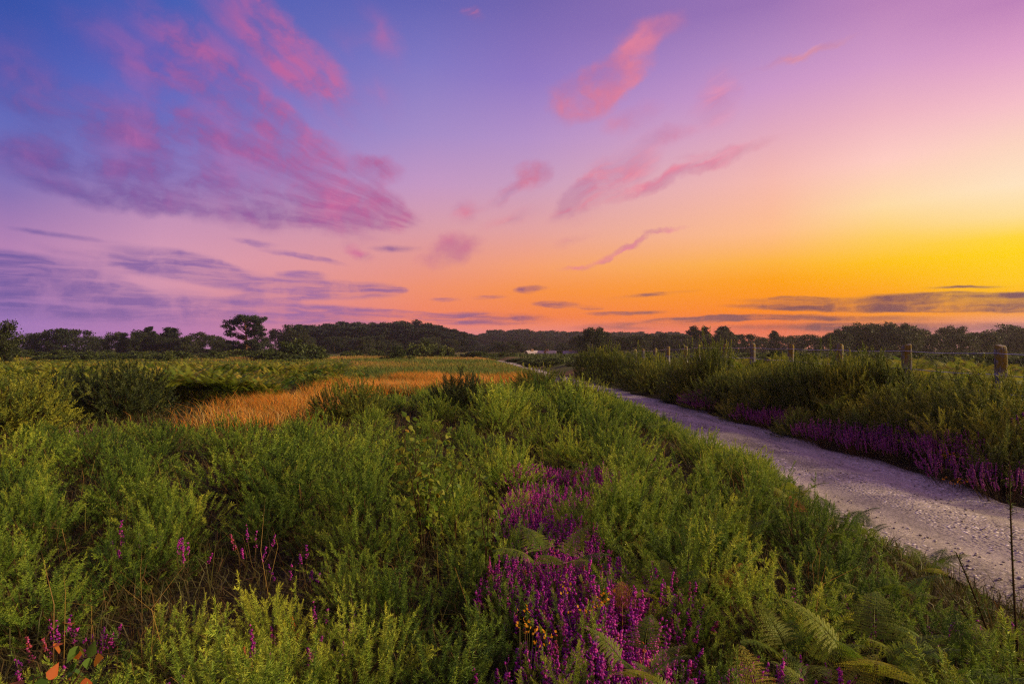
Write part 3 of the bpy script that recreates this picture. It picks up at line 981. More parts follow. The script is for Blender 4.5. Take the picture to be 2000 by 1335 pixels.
HEATH = [(0.04, 0.9), (0.86, 0.9), (0.92, 1.9), (0.62, 2.5), (0.40, 3.3), (0.38, 4.5), (0.95, 5.3), (0.75, 5.9), (0.08, 5.5), (0.05, 4.3), (-0.02, 3.1), (-0.04, 2.3)]
GRASS = [(-5.5, 11.2), (-4.5, 9.0), (-3.9, 9.2), (-3.2, 10.4), (-4.0, 12.5), (-4.2, 14.6), (-3.4, 17.0), (-0.6, 18.6), (1.0, 19.8), (0.6, 24.0), (-4.6, 22.3), (-5.6, 17.6), (-5.3, 13.5)]


FERNSPOT = [((px - 1000) / F * d, d) for px, d in ((1700, 2.0), (1620, 1.8), (1800, 2.0), (1560, 2.1), (1880, 2.05), (1290, 2.6), (1640, 3.6), (1430, 3.6), (1250, 1.75), (100, 1.62))]


def swell(x, y):
    return math.sin(x * 1.5 + 1.1 * math.sin(y * .9)) * .5 + math.sin(y * 1.35 + .8 * math.sin(x * 1.1 + 2)) * .5


def put_gorse():
    """the thicket left of the track"""
    def ok(x, y):
        if not view(x, y) or x > left(y) - 0.02:
            return False
        if any(abs(x - fx * yy / fy) < .16 and fy - .45 < y < fy + .1 for fx, fy in FERNSPOT for yy in (y,)):
            return False
        if inpoly(x, y, GRASS) and 10 < y and swell(x * 1.3, y * 1.2 + 2) > .42:
            return True
        if y < 5 and (inpoly(x - .12, y, HEATH) or inpoly(x + .12, y, HEATH)):
            return False
        if inpoly(x, y, HEATH) or inpoly(x, y, GRASS):
            return False
        if (x + 7.0) ** 2 / 3.2 + (y - 9.9) ** 2 / 2.2 < 1:
            return False
        if swell(x + .35, y * 1.1) < -.78 and y > 2.6:
            return False
        if y > 9.3 and x < -0.24 * y - 0.4 and not (y < 11 and x > -3.4):
            return False
        return True
    band = [((-1.6, 2.7), (0.95, 2.6), 0.35, 900), ((-3.4, 2.7), (2.6, 4.6), 0.45, 1100), ((-6.5, 2.6), (4.6, 8.0), 0.64, 1300), ((-9, 2.5), (8.0, 12.5), 0.84, 1300), ((-3.6, 2.3), (12.5, 18.5), 0.95, 800)]
    pts = scatter((1.5, 2.7), (2.0, 13), lambda x, y: ok(x, y) and left(y) - .5 < x, .22, 1600)
    for xr, yr, r, tr in band:
        pts += scatter(xr, yr, ok, r, tr, pts)
    for (x, y) in pts:
        lp = float(left(y)) - x
        if y < 4.6:
            K = K_gorse_hi[rng.integers(6)]
        elif y < 9:
            K = K_gorse_mid[rng.integers(5)]
        else:
            K = K_gorse_lo[rng.integers(5)]
        s = U(.80, 1.12) * (.92 + .30 * swell(x, y))
        if lp < .6:
            s *= 0.85
        px = 1000 + F * (x + .15) / y
        row = np.interp(px, [0, 330, 600, 700, 900, 1050, 1130, 1180, 1250, 1350, 1440, 1510, 1600, 1700, 1800, 1945, 2050], [822, 818, 812, 778, 752, 740, 744, 756, 792, 826, 856, 884, 958, 1008, 1064, 1145, 1190])
        if y > 4.8 or px > 1130:
            avail = EYE - (row - HZ) / F * y - gz(x, y)
            if avail < .05:
                continue
            s = min(s, max(avail, .12) / .56)
        if y < 2.6:
            s *= .92
            lab, g = 'spiny green gorse bush at the very front with large star-like shoots', 'gorse bushes along the front of the thicket'
        elif lp < 0.75:
            lab, g = 'low green gorse bush leaning over the left verge of the gravel track', 'gorse bushes on the left verge of the track'
        elif -0.75 < x < 1.2 and y < 6.2:
            lab, g = 'green gorse bush edging the magenta heather patch', 'gorse bushes round the heather patch'
        elif y < 5:
            lab, g = 'knee-high bright green gorse bush in the thick of the foreground scrub', 'gorse bushes in the foreground scrub'
        elif y < 9.3:
            lab, g = 'yellowish green gorse bush in the middle rows of scrub before the orange grass', 'gorse bushes in the middle rows'
        else:
            lab, g = 'small gorse bush far back between orange grass and gravel track', 'gorse bushes between the grass and the track'
        K.put((x, y, gz(x, y) - .02), U(0, 6.28), (s, s, s * U(.85, 1.1)), lab, g, (U(-.08, .08), U(-.08, .08)))
    print('gorse', len(pts))


put_gorse()


def P(px, d):
    return (px - 1000) / F * d


def put_big_gorse():
    L = [(225, 10.8, 1.12, .98, 'big dark rounded gorse bush standing alone beside the orange grass'),
         (120, 11.6, .9, .85, 'dark gorse bush joined to the left side of the big rounded bush'),
         (20, 8.8, 1.0, 1.0, 'tall olive gorse bush cut off by the left edge of the photo'),
         (690, 10.2, .75, .86, 'upright dark green gorse clump at the near end of the orange grass'),
         (905, 11.2, .7, .82, 'dark gorse mound between the orange grass and the sunlit rounded bush'),
         (1062, 15.6, .95, .98, 'rounded sunlit yellow-green gorse bush beside the bend of the track'),
         (1125, 12.8, .7, .72, 'low gorse mound just in front of the rounded sunlit bush')]
    for i, (px, d, s, sz, lab) in enumerate(L):
        x = P(px, d)
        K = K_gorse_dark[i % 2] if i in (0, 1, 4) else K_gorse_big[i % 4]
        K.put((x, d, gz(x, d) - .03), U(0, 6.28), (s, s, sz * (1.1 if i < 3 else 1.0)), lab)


put_big_gorse()


def put_right_bank():
    FX = 6.5
    # heather hemming the right edge of the track
    pts = scatter((3.6, 7.2), (4.3, 15), lambda x, y: view(x, y) and 0.05 < x - right(y) < (0.6 if y < 9 else .35) + .35 * math.sin(y * 1.9) and math.sin(x * 3.1 + y * 2.3) > -.75, lambda x, y: .25, 1500)
    for k, (x, y) in enumerate(pts):
        K_heath_side[k % 4].put((x, y, gz(x, y)), U(0, 6.28), U(.8, 1.15), 'dusky purple heather tuft along the right edge of the gravel track', 'heather tufts lining the right edge of the track')
    x, y = 5.75, 6.2
    K_heath_side[1].put((x, y, gz(x, y)), .4, (1.7, 1.7, 1.45), 'biggest pinkish grey heather mound at the bottom corner of the bank, beside the track')
    # gorse and bracken of the bank
    big = [(1140, 27, .95, 1.45), (1180, 23.5, 1.0, 1.5), (1215, 20.0, 1.0, 1.35), (1265, 18.2, .85, 1.15), (1300, 15.6, .85, 1.05), (1345, 16.5, .8, 1.1), (1385, 15.2, .8, 1.52), (1425, 13.4, .9, .88),
           (1500, 12.2, .85, 1.0), (1555, 11.3, .8, 1.08), (1610, 10.6, .75, 1.2), (1655, 10.4, .6, 1.0), (1505, 15.5, .7, 1.0), (1700, 10.4, .7, 1.1)]
    for i, (px, d, s, sz) in enumerate(big):
        x = max(P(px, d), float(right(d)) + .7)
        labs = {0: 'farthest tall dark gorse bush of the bank, where the track disappears', 1: 'tall dark gorse bush second from where the track disappears', 6: 'dark gorse bush rising higher than the fence wire, behind the shorter row',
                10: 'brownish gorse bush rising above the fence top beside a post', 11: 'gorse bush pressed against the third fence post from the near end'}
        lab = labs.get(i, 'dense dark green gorse bush in the row between track and fence')
        K_gorse_big[(i * 3 + 1) % 4].put((x, d, gz(x, d) - .05), U(0, 6.28), (s * 1.05, s * 1.05, sz * 1.06), lab, None if i in labs else 'tall gorse bushes in the row along the fence')

    def ok(x, y):
        return view(x, y) and x > right(y) + (.55 if y < 9 else .3) + .3 * math.sin(y * 1.9) and x < 6.35
    pts = scatter((3.8, 6.4), (5.2, 16), ok, .48, 1200)
    for k, (x, y) in enumerate(pts):
        dr = x - float(right(y))
        s = np.interp(dr, [.4, 1.8], [.70, 1.06]) * U(.85, 1.14)
        if U() < .34:
            K_fern[k % 4].put((x, y, gz(x, y) - .02), U(0, 6.28), s * U(.95, 1.2), 'green bracken fern among the gorse of the right bank', 'bracken ferns on the right bank')
        else:
            K_gorse_side[k % 5].put((x, y, gz(x, y) - .02), U(0, 6.28), (s, s, s * U(.9, 1.1)), 'green gorse bush on the bank between purple heather and fence', 'gorse bushes on the right bank')
    # sunlit bracken along and behind the fence
    pts = scatter((6.3, 12.5), (5.6, 20), lambda x, y: view(x, y) and x > 6.35, .62, 1500)
    for k, (x, y) in enumerate(pts):
        if abs(x - 6.5) < .45:
            continue
        s = U(.74, .94)
        K_fern_tall[k % 4].put((x, y, gz(x, y) - .02), U(0, 6.28), (s, s, s * .95), 'tall yellow-green bracken fern glowing in low sun by the fence', 'sunlit bracken ferns along the fence')


put_right_bank()


def put_heather():
    pts = scatter((-0.4, 1.0), (1.2, 6.0), lambda x, y: inpoly(x, y, HEATH) and math.sin(x * 9 + 2 * math.sin(y * 5)) + math.sin(y * 7 + x * 4) > .0, .125, 2600)
    for k, (x, y) in enumerate(pts):
        s = U(.8, 1.12) * (1.0 if y < 2.7 else .95)
        if y < 2.6:
            lab, g = 'bright magenta heather clump in the big patch at the bottom edge', 'magenta heather clumps at the front'
        elif y < 4.4:
            lab, g = 'purple heather clump in the narrow gap between gorse bushes', 'heather clumps in the gap between gorse'
        else:
            lab, g = 'magenta heather clump at the far end of the heather strip', 'heather clumps at the far end of the strip'
        K_heath[k % 5].put((x, y, gz(x, y)), U(0, 6.28), s, lab, g)
    for k, (x, y) in enumerate(scatter((-0.2, 0.8), (1.55, 5.6), lambda x, y: inpoly(x, y, HEATH), .29, 700)):
        q = U(.42, .62)
        K_gorse_hi[k % 6].put((x, y, gz(x, y) - .02), U(0, 6.28), q, 'small green gorse sprout growing up through the magenta heather', 'gorse sprouts inside the heather')
    # strays that poke out between the gorse shoots
    for px, py, d in [(560, 1150, 2.3), (375, 1290, 1.9), (390, 1250, 2.1), (640, 1130, 2.4), (500, 985, 3.4), (140, 1160, 2.5), (170, 1150, 2.6), (120, 1180, 2.4), (455, 1200, 2.1), (540, 1230, 2.0), (250, 990, 3.5), (365, 1000, 3.3), (590, 1020, 3.1),
                      (1860, 1250, 2.3), (1840, 1270, 2.2), (1620, 1180, 2.6), (1900, 1180, 2.5), (1330, 1080, 3.0), (1680, 1190, 2.5), (1300, 880, 6.2), (1150, 905, 5.4), (1190, 912, 5.3), (445, 790, 9.5), (430, 800, 9.2), (455, 815, 8.9), (160, 835, 8.5)]:
        x = P(px, d)
        z = EYE - (py - HZ) / F * d - 0.30
        K_sprig[rng.integers(4)].put((x, d, max(gz(x, d) - .05, min(z - .05, gz(x, d) + .16))), U(0, 6.28), U(.85, 1.1), 'lone magenta heather sprig poking up between gorse shoots', 'stray heather among the gorse')


put_heather()


def put_ferns():
    L = [(1085, 1040, 2.7, 1.0, 'single bright green fern frond plant rising above the heather strip'), (1290, 1100, 2.6, .9, 'shaded fern on the right of the heather strip'),
         (1700, 1270, 2.0, 1.15, 'largest foreground fern with drooping fronds near the bottom of the photo'), (1640, 1010, 3.6, 1.0, 'fern among gorse at the left verge of the track'), (1430, 1000, 3.6, .9, 'yellow-green fern left of the track verge'),
         (1480, 960, 4.2, .9, 'fern leaning towards the track beyond the other verge ferns'), (1250, 1240, 1.75, .7, 'pale yellow fern frond at the bottom edge among magenta heather'), (1330, 1330, 1.65, .7, 'fern at the bottom edge right of the heather')]
    for i, (px, py, d, s, lab) in enumerate(L):
        x = P(px, d)
        top = EYE - (py - HZ) / F * d
        s *= .52
        K_fern[i % 4].put((x, d, max(gz(x, d), top - .60 * s)), U(0, 6.28), s, lab)
    k = 0
    for y in np.arange(2.35, 9.5, .75):
        x = float(left(y)) - U(.35, .65)
        K_fern[k % 4].put((x, y, gz(x, y) + .02), U(0, 6.28), U(.32, .46), 'bright green bracken arching over the left verge of the track', 'bracken ferns on the left verge')
        k += 1
    for px, py, d in [(1620, 1290, 1.8), (1800, 1290, 2.0), (1560, 1225, 2.1), (1880, 1300, 2.05), (1500, 1330, 1.7), (1730, 1130, 2.7)]:
        x = P(px, d)
        top = EYE - (py - HZ) / F * d
        K_fern[k % 4].put((x, d, max(gz(x, d), top - .30)), U(0, 6.28), U(.42, .56), 'bright green bracken fern in the gorse at the bottom right corner', 'bracken ferns at the bottom right')
        k += 1
    for i, (px, py, d) in enumerate([(1215, 1150, 2.3), (1420, 1135, 2.6), (1110, 905, 5.2), (1560, 975, 3.9)]):
        x = P(px, d)
        top = EYE - (py - HZ) / F * d
        K_fern_dead[i % 2].put((x, d, max(gz(x, d), top - .3)), U(0, 6.28), U(.45, .6), 'withered orange bracken frond among green plants', 'withered orange fronds')


put_ferns()


# ------------------------------------------------------------------ stuff: bracken field, grasses, undergrowth
def bracken_field():
    lo = [fern_plant(6, 0.46, 0.36, False, 22, rng.normal(0, .08)) for _ in range(5)]
    out = []
    pts = []
    n = 0
    while n < 4600:
        y = 11.5 + 52 * U() ** 1.6
        x = -U(0.2, 0.95) * y
        edge = -0.24 * y - 1.2 + 1.2 * math.sin(y * .7)
        if x > edge or inpoly(x, y, GRASS):
            continue
        if y < 13.5 and (x > -7.5):
            continue
        pts.append((x, y))
        n += 1
    pts = np.array(pts)
    z = ground_z(pts[:, 0], pts[:, 1])
    idx = rng.integers(0, 5, n)
    sc = U(.75, 1.1, n) * (.82 + .34 * np.sin(pts[:, 0] * .8 + np.sin(pts[:, 1] * .5) * 2) * np.sin(pts[:, 1] * .55))
    sc = np.minimum(sc, np.maximum(.35, (EYE - 24 / F * pts[:, 1] - z) / .78))
    for k in range(5):
        w = idx == k
        out.append(many(lo[k], np.stack([pts[w, 0], pts[w, 1], z[w]], 1), rotz(U(0, 6.28, w.sum())), sc[w], rng.normal(.14, .13, w.sum())))
    o = obj('bracken', mesh('bracken', join(out), M_fern))
    tag(o, 'broad bed of green bracken fronds covering the left middle ground', 'bracken', kind='stuff')


bracken_field()


def blades(x, y, h, w, tint, lean=.35):
    n = len(x)
    z = ground_z(x, y)
    P0 = np.stack([x, y, z - .01], 1)
    D = norm(np.stack([rng.normal(-.12, lean, n), rng.normal(0, lean, n), np.ones(n)], 1))
    a = U(0, PI, n)
    Sd = np.stack([np.cos(a), np.sin(a), np.zeros(n)], 1)
    h = np.broadcast_to(h, (n,))[:, None]
    w = np.broadcast_to(w, (n,))[:, None]
    M = P0 + D * h * .6
    E = P0 + norm(D + np.stack([rng.normal(-.2, .35, n), rng.normal(0, .35, n), -.25 * np.ones(n)], 1)) * h
    V = np.stack([P0 - Sd * w / 2, P0 + Sd * w / 2, M - Sd * w * .45, M + Sd * w * .45, E], 1).reshape(-1, 3)
    i = np.arange(n)[:, None] * 5
    Fc = np.concatenate([i + np.array([[0, 1, 3]]), i + np.array([[0, 3, 2]]), i + np.array([[2, 3, 4]])])
    return T(V, Fc, np.repeat(tint, 5))


def grass():
    # the orange stand of dry grass
    N = 260000
    x, y = U(-7.5, 1.2, N), U(8.4, 25, N)
    k = np.array([inpoly(a + rng.normal(0, .3), b + rng.normal(0, .8), GRASS) for a, b in zip(x, y)])
    x, y = x[k], y[k]
    k = U(0, 1, len(x)) < .10 + .8 * ss(np.sin(x * 1.7 + 1.2 * np.sin(y * .9)) * .6 + np.sin(y * 1.3 + x * .6) * .5, -.25, .55)
    x, y = x[k], y[k]
    patch = .5 + .5 * np.sin(x * .9 + 1.7 * np.sin(y * .6)) * np.sin(y * .8 + .4)
    t = np.clip(.60 + .55 * (patch - .5) + rng.normal(0, .2, len(x)) - .25 * ss(y, 18, 25), 0, 1)
    t = np.where(U(0, 1, len(x)) < .22 + .25 * (patch < .3), U(0, .3, len(x)), t)
    o = obj('dry_grass', mesh('dry_grass', blades(x, y, U(.24, .5, len(x)), .0018 + .00052 * y, t), M_dry))
    tag(o, 'feathery orange dry grass glowing beside the gorse', 'grass', kind='stuff')
    # the green and rusty meadow beyond
    N = 170000
    y = np.exp(U(math.log(16), math.log(95), N))
    x = U(-1.0, .12, N) * y * .95 + 1.5
    edge = -0.24 * y - 1.0
    k = (x < left(y) - .1) & ((x > edge) | ((y > 58) & (U(0, 1, N) < .4)))
    x, y = x[k], y[k]
    g = np.array([inpoly(a, b, GRASS) for a, b in zip(x, y)])
    x, y = x[~g], y[~g]
    pat = np.sin(x * .22 + 1.3 * np.sin(y * .12)) * .5 + np.sin(y * .21 + x * .05) * .5
    t = np.clip(.48 + .32 * pat + .18 * ss(y, 30, 60) + rng.normal(0, .13, len(x)), 0, 1)
    o = obj('meadow_grass', mesh('meadow_grass', blades(x, y, U(.16, .42, len(x)), .002 + .0011 * y, t), M_mead))
    tag(o, 'green and rust coloured meadow grass running back to the woods', 'grass', kind='stuff')
    # rough heath on the far side of the fence
    N = 60000
    y = np.exp(U(math.log(14), math.log(110), N))
    x = right(y) + 2.5 + U(0, 1.0, N) * y * 1.0
    t = np.clip(rng.normal(.35, .18, N), 0, 1)
    o = obj('rough_grass', mesh('rough_grass', blades(x, y, U(.2, .6, N), .004 + .0012 * y, t), M_shrub))
    tag(o, 'rough green heath growth beyond the fence', 'grass', kind='stuff')
    # litter and short growth under the gorse
    N = 90000
    y = 0.9 + 12 * U(0, 1, N) ** 1.4
    x = U(-.95, .95, N) * (y + .5)
    k = (x < left(y) + .02) | (x > right(y) + .0)
    x, y = x[k], y[k]
    t = np.clip(rng.normal(.4, .25, len(x)), 0, 1)
    n2 = 900
    y2 = 1.1 + 6 * U(0, 1, n2)
    x2 = U(-.9, .5, n2) * y2
    w2 = (y2 > 2.0) & (x2 < left(y2) - .2) & ~np.array([inpoly(a, b, HEATH) for a, b in zip(x2, y2)]) & (np.sin(x2 * 4 + np.sin(y2 * 3) * 2) > .1)
    dry = blades(x2[w2], y2[w2], U(.3, .62, w2.sum()), .0022, U(.5, 1, w2.sum()), .25)
    o = obj('wispy_grass', mesh('wispy_grass', dry, M_mead))
    tag(o, 'thin straw coloured grass stems rising through the gorse', 'grass', kind='stuff')
    o = obj('undergrowth', mesh('undergrowth', blades(x, y, U(.06, .28, len(x)) * np.where(np.minimum(np.abs(left(y) - x), np.abs(x - right(y))) < .25, .4, 1), .003 + .0006 * y, t, .6), M_litter))
    tag(o, 'brown and dull green litter and grass under the scrub', 'undergrowth', kind='stuff')


grass()


# ------------------------------------------------------------------ birch saplings, lone shoots, gorse flowers
def sapling(name, H, nst, nl, lsz, mat, label, loc, spread=.45, tints=(.5, .2)):
    st, lv = [], []
    for k in range(nst):
        a = k * 2.4 + U(-.4, .4)
        s = np.linspace(0, 1, 7)
        sp = spread * U(.3, 1)
        pts = np.stack([np.cos(a) * sp * s ** 1.3, np.sin(a) * sp * s ** 1.3, H * U(.7, 1.05) * s], 1) + rng.normal(0, .008, (7, 3)) * s[:, None]
        pts[0, 2] = -.03
        st.append(tube(pts, np.linspace(.0042, .0012, 7), 5, 0, cap=False))
        for j in range(nl):
            f = U(.3, 1)
            p = np.array([np.interp(f, s, pts[:, q]) for q in range(3)])
            d = norm(rng.normal(size=3) * [1, 1, .5])
            q = p + d * U(.03, .09)
            st.append(tube([p, (p + q) / 2 + [0, 0, .004], q], [.0014, .001, .0008], 3, 0, cap=False))
            # a birch leaf: broad base, pointed tip, two folded halves
            for _ in range(2):
                dd = norm(d * .6 + rng.normal(0, .5, 3) + np.array([0, 0, -.45]))
                sd = norm(np.cross(dd, rng.normal(size=3)))
                n = np.cross(dd, sd)
                L, w = lsz * U(.7, 1.15), lsz * .8 * U(.8, 1.1)
                out = [(0, 0), (.12, .30), (.32, .5), (.6, .34), (.82, .14), (1, 0)]
                A = [q + dd * L * u for u, v in out]
                B = [q + dd * L * u + sd * w * v + n * w * .18 * v for u, v in out]
                D2 = [q + dd * L * u - sd * w * v + n * w * .18 * v for u, v in out]
                V = np.array(A + B + D2)
                Fc = []
                for i in range(5):
                    Fc += [(i, 6 + i, 7 + i), (i, 7 + i, i + 1), (i, i + 13, 12 + i), (i, i + 1, i + 13)]
                lv.append(T(V, Fc, float(np.clip(rng.normal(*tints), 0, 1))))
    o = obj(name, None, None, loc)
    tag(o, label, 'sapling')
    obj('leaves', mesh(name + '_leaves', join(lv), mat), o)
    obj('branches', mesh(name + '_stems', join(st), M_stem), o)


d = 3.7
sapling('birch_sapling', .88, 9, 24, .040, M_birch, 'young birch sapling with small yellow-green leaves standing in the gorse', (P(825, d), d, gz(P(825, d), d)), .36, (.68, .16))
d = 1.62
sapling('turning_sapling', .42, 4, 10, .042, M_autumn, 'small sapling with orange and green leaves in the bottom corner', (P(100, d), d, gz(P(100, d), d) + .10), .11, (.5, .28))
d = 8.5
sapling('birch_sapling', .7, 4, 9, .05, M_birch, 'slender yellow-green seedling in front of the dark gorse by the track bend', (P(1130, 13.0), 13.0, gz(P(1130, 13), 13)), .14)
sapling('birch_sapling', .5, 3, 8, .035, M_birch, 'pair of round-leaved seedling stems left of the heather strip', (P(950, 2.9), 2.9, gz(P(950, 2.9), 2.9) + .15), .12)


def tall_shoots():
    st, sp = [], []
    for (dx, dy, H, lean) in [(0, 0, .78, .06), (.05, .03, .5, .3), (-.05, .05, .42, -.25), (.12, -.03, .45, .5), (-.1, -.02, .3, -.5)]:
        s = np.linspace(0, 1, 8)
        pts = np.stack([dx + lean * H * s ** 1.4 - .10 * s * H, dy + 0 * s, H * s], 1)
        st.append(tube(pts, np.linspace(.005, .002, 8), 5, 0, cap=False))
        n = int(260 * H)
        f = U(.15, 1, n)
        P0 = np.stack([np.interp(f, s, pts[:, k]) for k in range(3)], 1)
        a = U(0, 6.28, n)
        sp.append(spines(P0, np.stack([np.cos(a), np.sin(a), U(.2, 1.0, n)], 1), U(.012, .026, n), .004, .15, .35))
    d = 2.3
    x = P(1985, d)
    o = obj('gorse_sprout', None, None, (x, d, gz(x, d) + .05))
    obj('leaves', mesh('sprout_leaves', join(sp), M_gorse_dk), o)
    tag(o, 'dark leggy gorse sprout with bare upright stems against the gravel track', 'gorse')
    obj('stems', mesh('sprout_stems', join(st), M_stem), o)


tall_shoots()


def flowers():
    for px, py, d, lab in [(1150, 1150, 2.25, 'yellow-orange flower spray of dwarf gorse in the heather strip'), (1840, 880, 6.6, 'orange flower spray among purple heather on the right bank'),
                           (1865, 935, 5.9, 'orange flower spray at the foot of the big heather mound'), (1020, 1225, 1.95, 'orange flower spray at the left side of the magenta heather')]:
        x = P(px, d)
        z = EYE - (py - HZ) / F * d
        zz = gz(x, d)
        fl, st = [], []
        for k in range(9):
            a = U(0, 6.28)
            e = np.array([math.cos(a) * U(.02, .12), math.sin(a) * U(.02, .12), max(.12, z - zz) * U(.8, 1.05)])
            st.append(tube([e * [.2, .2, -.05], e * [.7, .7, .6], e], [.002, .0015, .001], 3, .5, cap=False))
            m = 5
            fl.append(leaves(e + rng.normal(0, .012, (m, 3)), norm(rng.normal(size=(m, 3)) + [0, 0, .6]), 0.009 + .0012 * d, .007 + .0011 * d, U(0, 1, m)))
        o = obj('flower_spray', None, None, (x, d, zz))
        tag(o, lab, 'flowers')
        obj('blossom', mesh('blossom', join(fl), M_flower_y), o)
        obj('stalks', mesh('flower_stalks', join(st), M_heather_st), o)


flowers()


# ------------------------------------------------------------------ fence
def fence():
    FX = 6.5
    ds = [6.25] + [FX * F / (px - 1000) for px in (1958, 1773, 1643, 1544, 1471, 1415)] + [21.1, 23.0, 25.2, 27.6, 29.9, 32.2]
    tops = [675, 675, 673, 673, 672, 671, 672, 673, 676, 677, 680, 681, 682]
    f = obj('wire_fence', None, None, (FX, ds[0], gz(FX, ds[0])))
    tag(f, 'old wooden post and wire fence along the bank right of the track', 'fence')
    heads = []
    for i, (d, ty) in enumerate(zip(ds, tops)):
        zt = EYE - (ty - HZ) / F * d
        z0 = gz(FX, d) - .3
        H = zt - z0
        s = np.array([0, .2, .45, .7, .88, .955, .985, 1.0])
        sides = 16
        r0 = .074 * U(.9, 1.06)
        pts = np.stack([.010 * np.sin(s * 3 + i), .010 * np.cos(s * 2.3 + i * 2), s * H], 1)
        lean = np.array([rng.normal(0, .026), rng.normal(0, .026)])
        pts[:, :2] += s[:, None] * H * lean
        tm = tube(pts, r0 * np.array([1.03, 1.0, .99, 1.0, .98, .97, .93, .80]), sides, 0)
        # splits and worn flats round the shaft, an uneven sawn top
        V = tm.V.reshape(len(s), sides, 3)
        wob = 1 + .07 * np.sin(np.arange(sides) * 2.1 + i) + .05 * rng.normal(size=sides)
        wob[rng.integers(0, sides)] *= .86
        ctr = pts[:, None, :2]
        V[:, :, :2] = ctr + (V[:, :, :2] - ctr) * wob[None, :, None]
        V[-2:, :, 2] += .018 * np.sin(np.arange(sides) / sides * 6.28 + i * 1.7)
        tm.V = V.reshape(-1, 3)
        p = obj('post', smooth(mesh('post', tm, M_post)), f)
        p.location = (FX + U(-.05, .05) - f.location.x, d - f.location.y, z0 - f.location.z)
        heads.append((p.location.x + lean[0] * H, p.location.y, zt - f.location.z))
    mw = plain('galvanised_wire', (.55, .52, .52), .35, .85)
    for drop, lab in ((.10, 0), (.38, 1), (.62, 2)):
        pts = []
        for (a, b) in zip(heads[:-1], heads[1:]):
            for q in np.linspace(0, 1, 7)[:-1]:
                sag = -.018 * math.sin(q * PI)
                pts.append(((a[0] + (b[0] - a[0]) * q) - .082, a[1] + (b[1] - a[1]) * q, a[2] + (b[2] - a[2]) * q - drop + sag))
        pts = np.array(pts)
        obj('wire', mesh('wire', tube(pts, .0055, 5, 0), mw), f)


fence()


# ------------------------------------------------------------------ farm buildings far down the track
def poly(name, V, faces, mat, parent):
    me = bpy.data.meshes.new(name)
    me.from_pydata([tuple(v) for v in V], [], faces)
    me.materials.append(mat)
    me.update()
    return obj(name, me, parent)


def gable(name, label, loc, rz, w, l, he, hr, m_wall, m_roof, win=True):
    """gable house: w across the gable (x), l along the ridge (y)"""
    root = obj(name, None, None, loc, (0, 0, rz))
    tag(root, label, 'building')
    a = w / 2
    V = [(-a, 0, -.3), (a, 0, -.3), (a, l, -.3), (-a, l, -.3), (-a, 0, he), (a, 0, he), (a, l, he), (-a, l, he), (0, 0, hr), (0, l, hr)]
    poly('wall', V, [(0, 1, 5, 8, 4), (2, 3, 7, 9, 6), (1, 2, 6, 5), (3, 0, 4, 7), (3, 2, 1, 0)], m_wall, root)
    o, th = .35, .14
    k = (hr - he) / a
    zo = he - o * k
    Vr = []
    for s in (-1, 1):
        for yy in (-o, l + o):
            Vr += [(0, yy, hr + .02), (s * (a + o), yy, zo + .02), (0, yy, hr + th + .02), (s * (a + o), yy, zo + th + .02)]
    fr = []
    for s in (0, 8):
        q = [s + i for i in range(8)]
        fr += [(q[2], q[3], q[7], q[6]), (q[0], q[4], q[5], q[1]), (q[0], q[1], q[3], q[2]), (q[4], q[6], q[7], q[5]), (q[1], q[5], q[7], q[3])]
    rf = poly('roof', Vr, fr, m_roof, root)
    b = .35
    b = .22
    ch = [(-b, l * .4, hr - .3), (b, l * .4, hr - .3), (b, l * .4 + .6, hr - .3), (-b, l * .4 + .6, hr - .3), (-b, l * .4, hr + .45), (b, l * .4, hr + .45), (b, l * .4 + .6, hr + .45), (-b, l * .4 + .6, hr + .45)]
    poly('chimney', ch, [(0, 1, 5, 4), (1, 2, 6, 5), (2, 3, 7, 6), (3, 0, 4, 7), (4, 5, 6, 7)], M_brick, rf)
    if win:
        for wx in (-w * .22, w * .22):
            q = [(wx - .4, -.03, 1.0), (wx + .4, -.03, 1.0), (wx + .4, -.03, 2.0), (wx - .4, -.03, 2.0), (wx - .4, .01, 1.0), (wx + .4, .01, 1.0), (wx + .4, .01, 2.0), (wx - .4, .01, 2.0)]
            poly('window', q, [(0, 1, 2, 3), (0, 4, 5, 1), (1, 5, 6, 2), (2, 6, 7, 3), (3, 7, 4, 0)], M_glass, root)
    return root


M_glass = plain('dark_window_glass', (.03, .03, .04), .1)
M_white = plain('white_render', (.62, .62, .64), .8)
M_slate = plain('purple_slate', (.16, .12, .17), .6)
M_brick = plain('chimney_brick', (.22, .12, .10), .8)
M_pale = plain('pale_sheet_roof', (.42, .36, .40), .5)
D = 118
hs = gable('farmhouse', 'white cottage with a dark slate roof half hidden far down the track', (P(1083, D), D, -1.9), 1.42, 4.2, 2.9, 2.0, 2.72, M_white, M_slate, False)
po = gable('porch', 'x', (P(1063, D), D - 2.9, -1.9), 0, 1.15, 1.0, 1.9, 2.36, M_white, M_slate, False)
po.parent = hs
po.matrix_parent_inverse = Matrix.LocRotScale(hs.location, hs.rotation_euler, None).inverted()
for k in ('label', 'category'):
    del po[k]
gable('barn', 'low shed with a pale sunlit roof slope beside the far white cottage', (P(1048, D + 9), D + 9, -1.95), 2.2, 2.6, 2.4, 1.7, 2.75, M_white, M_pale, False)
gable('shed', 'low grey building to the right of the far white cottage', (P(1126, 130), 130, -1.4), 1.5, 4.4, 2.6, 1.5, 2.1, M_slate, M_slate, False)


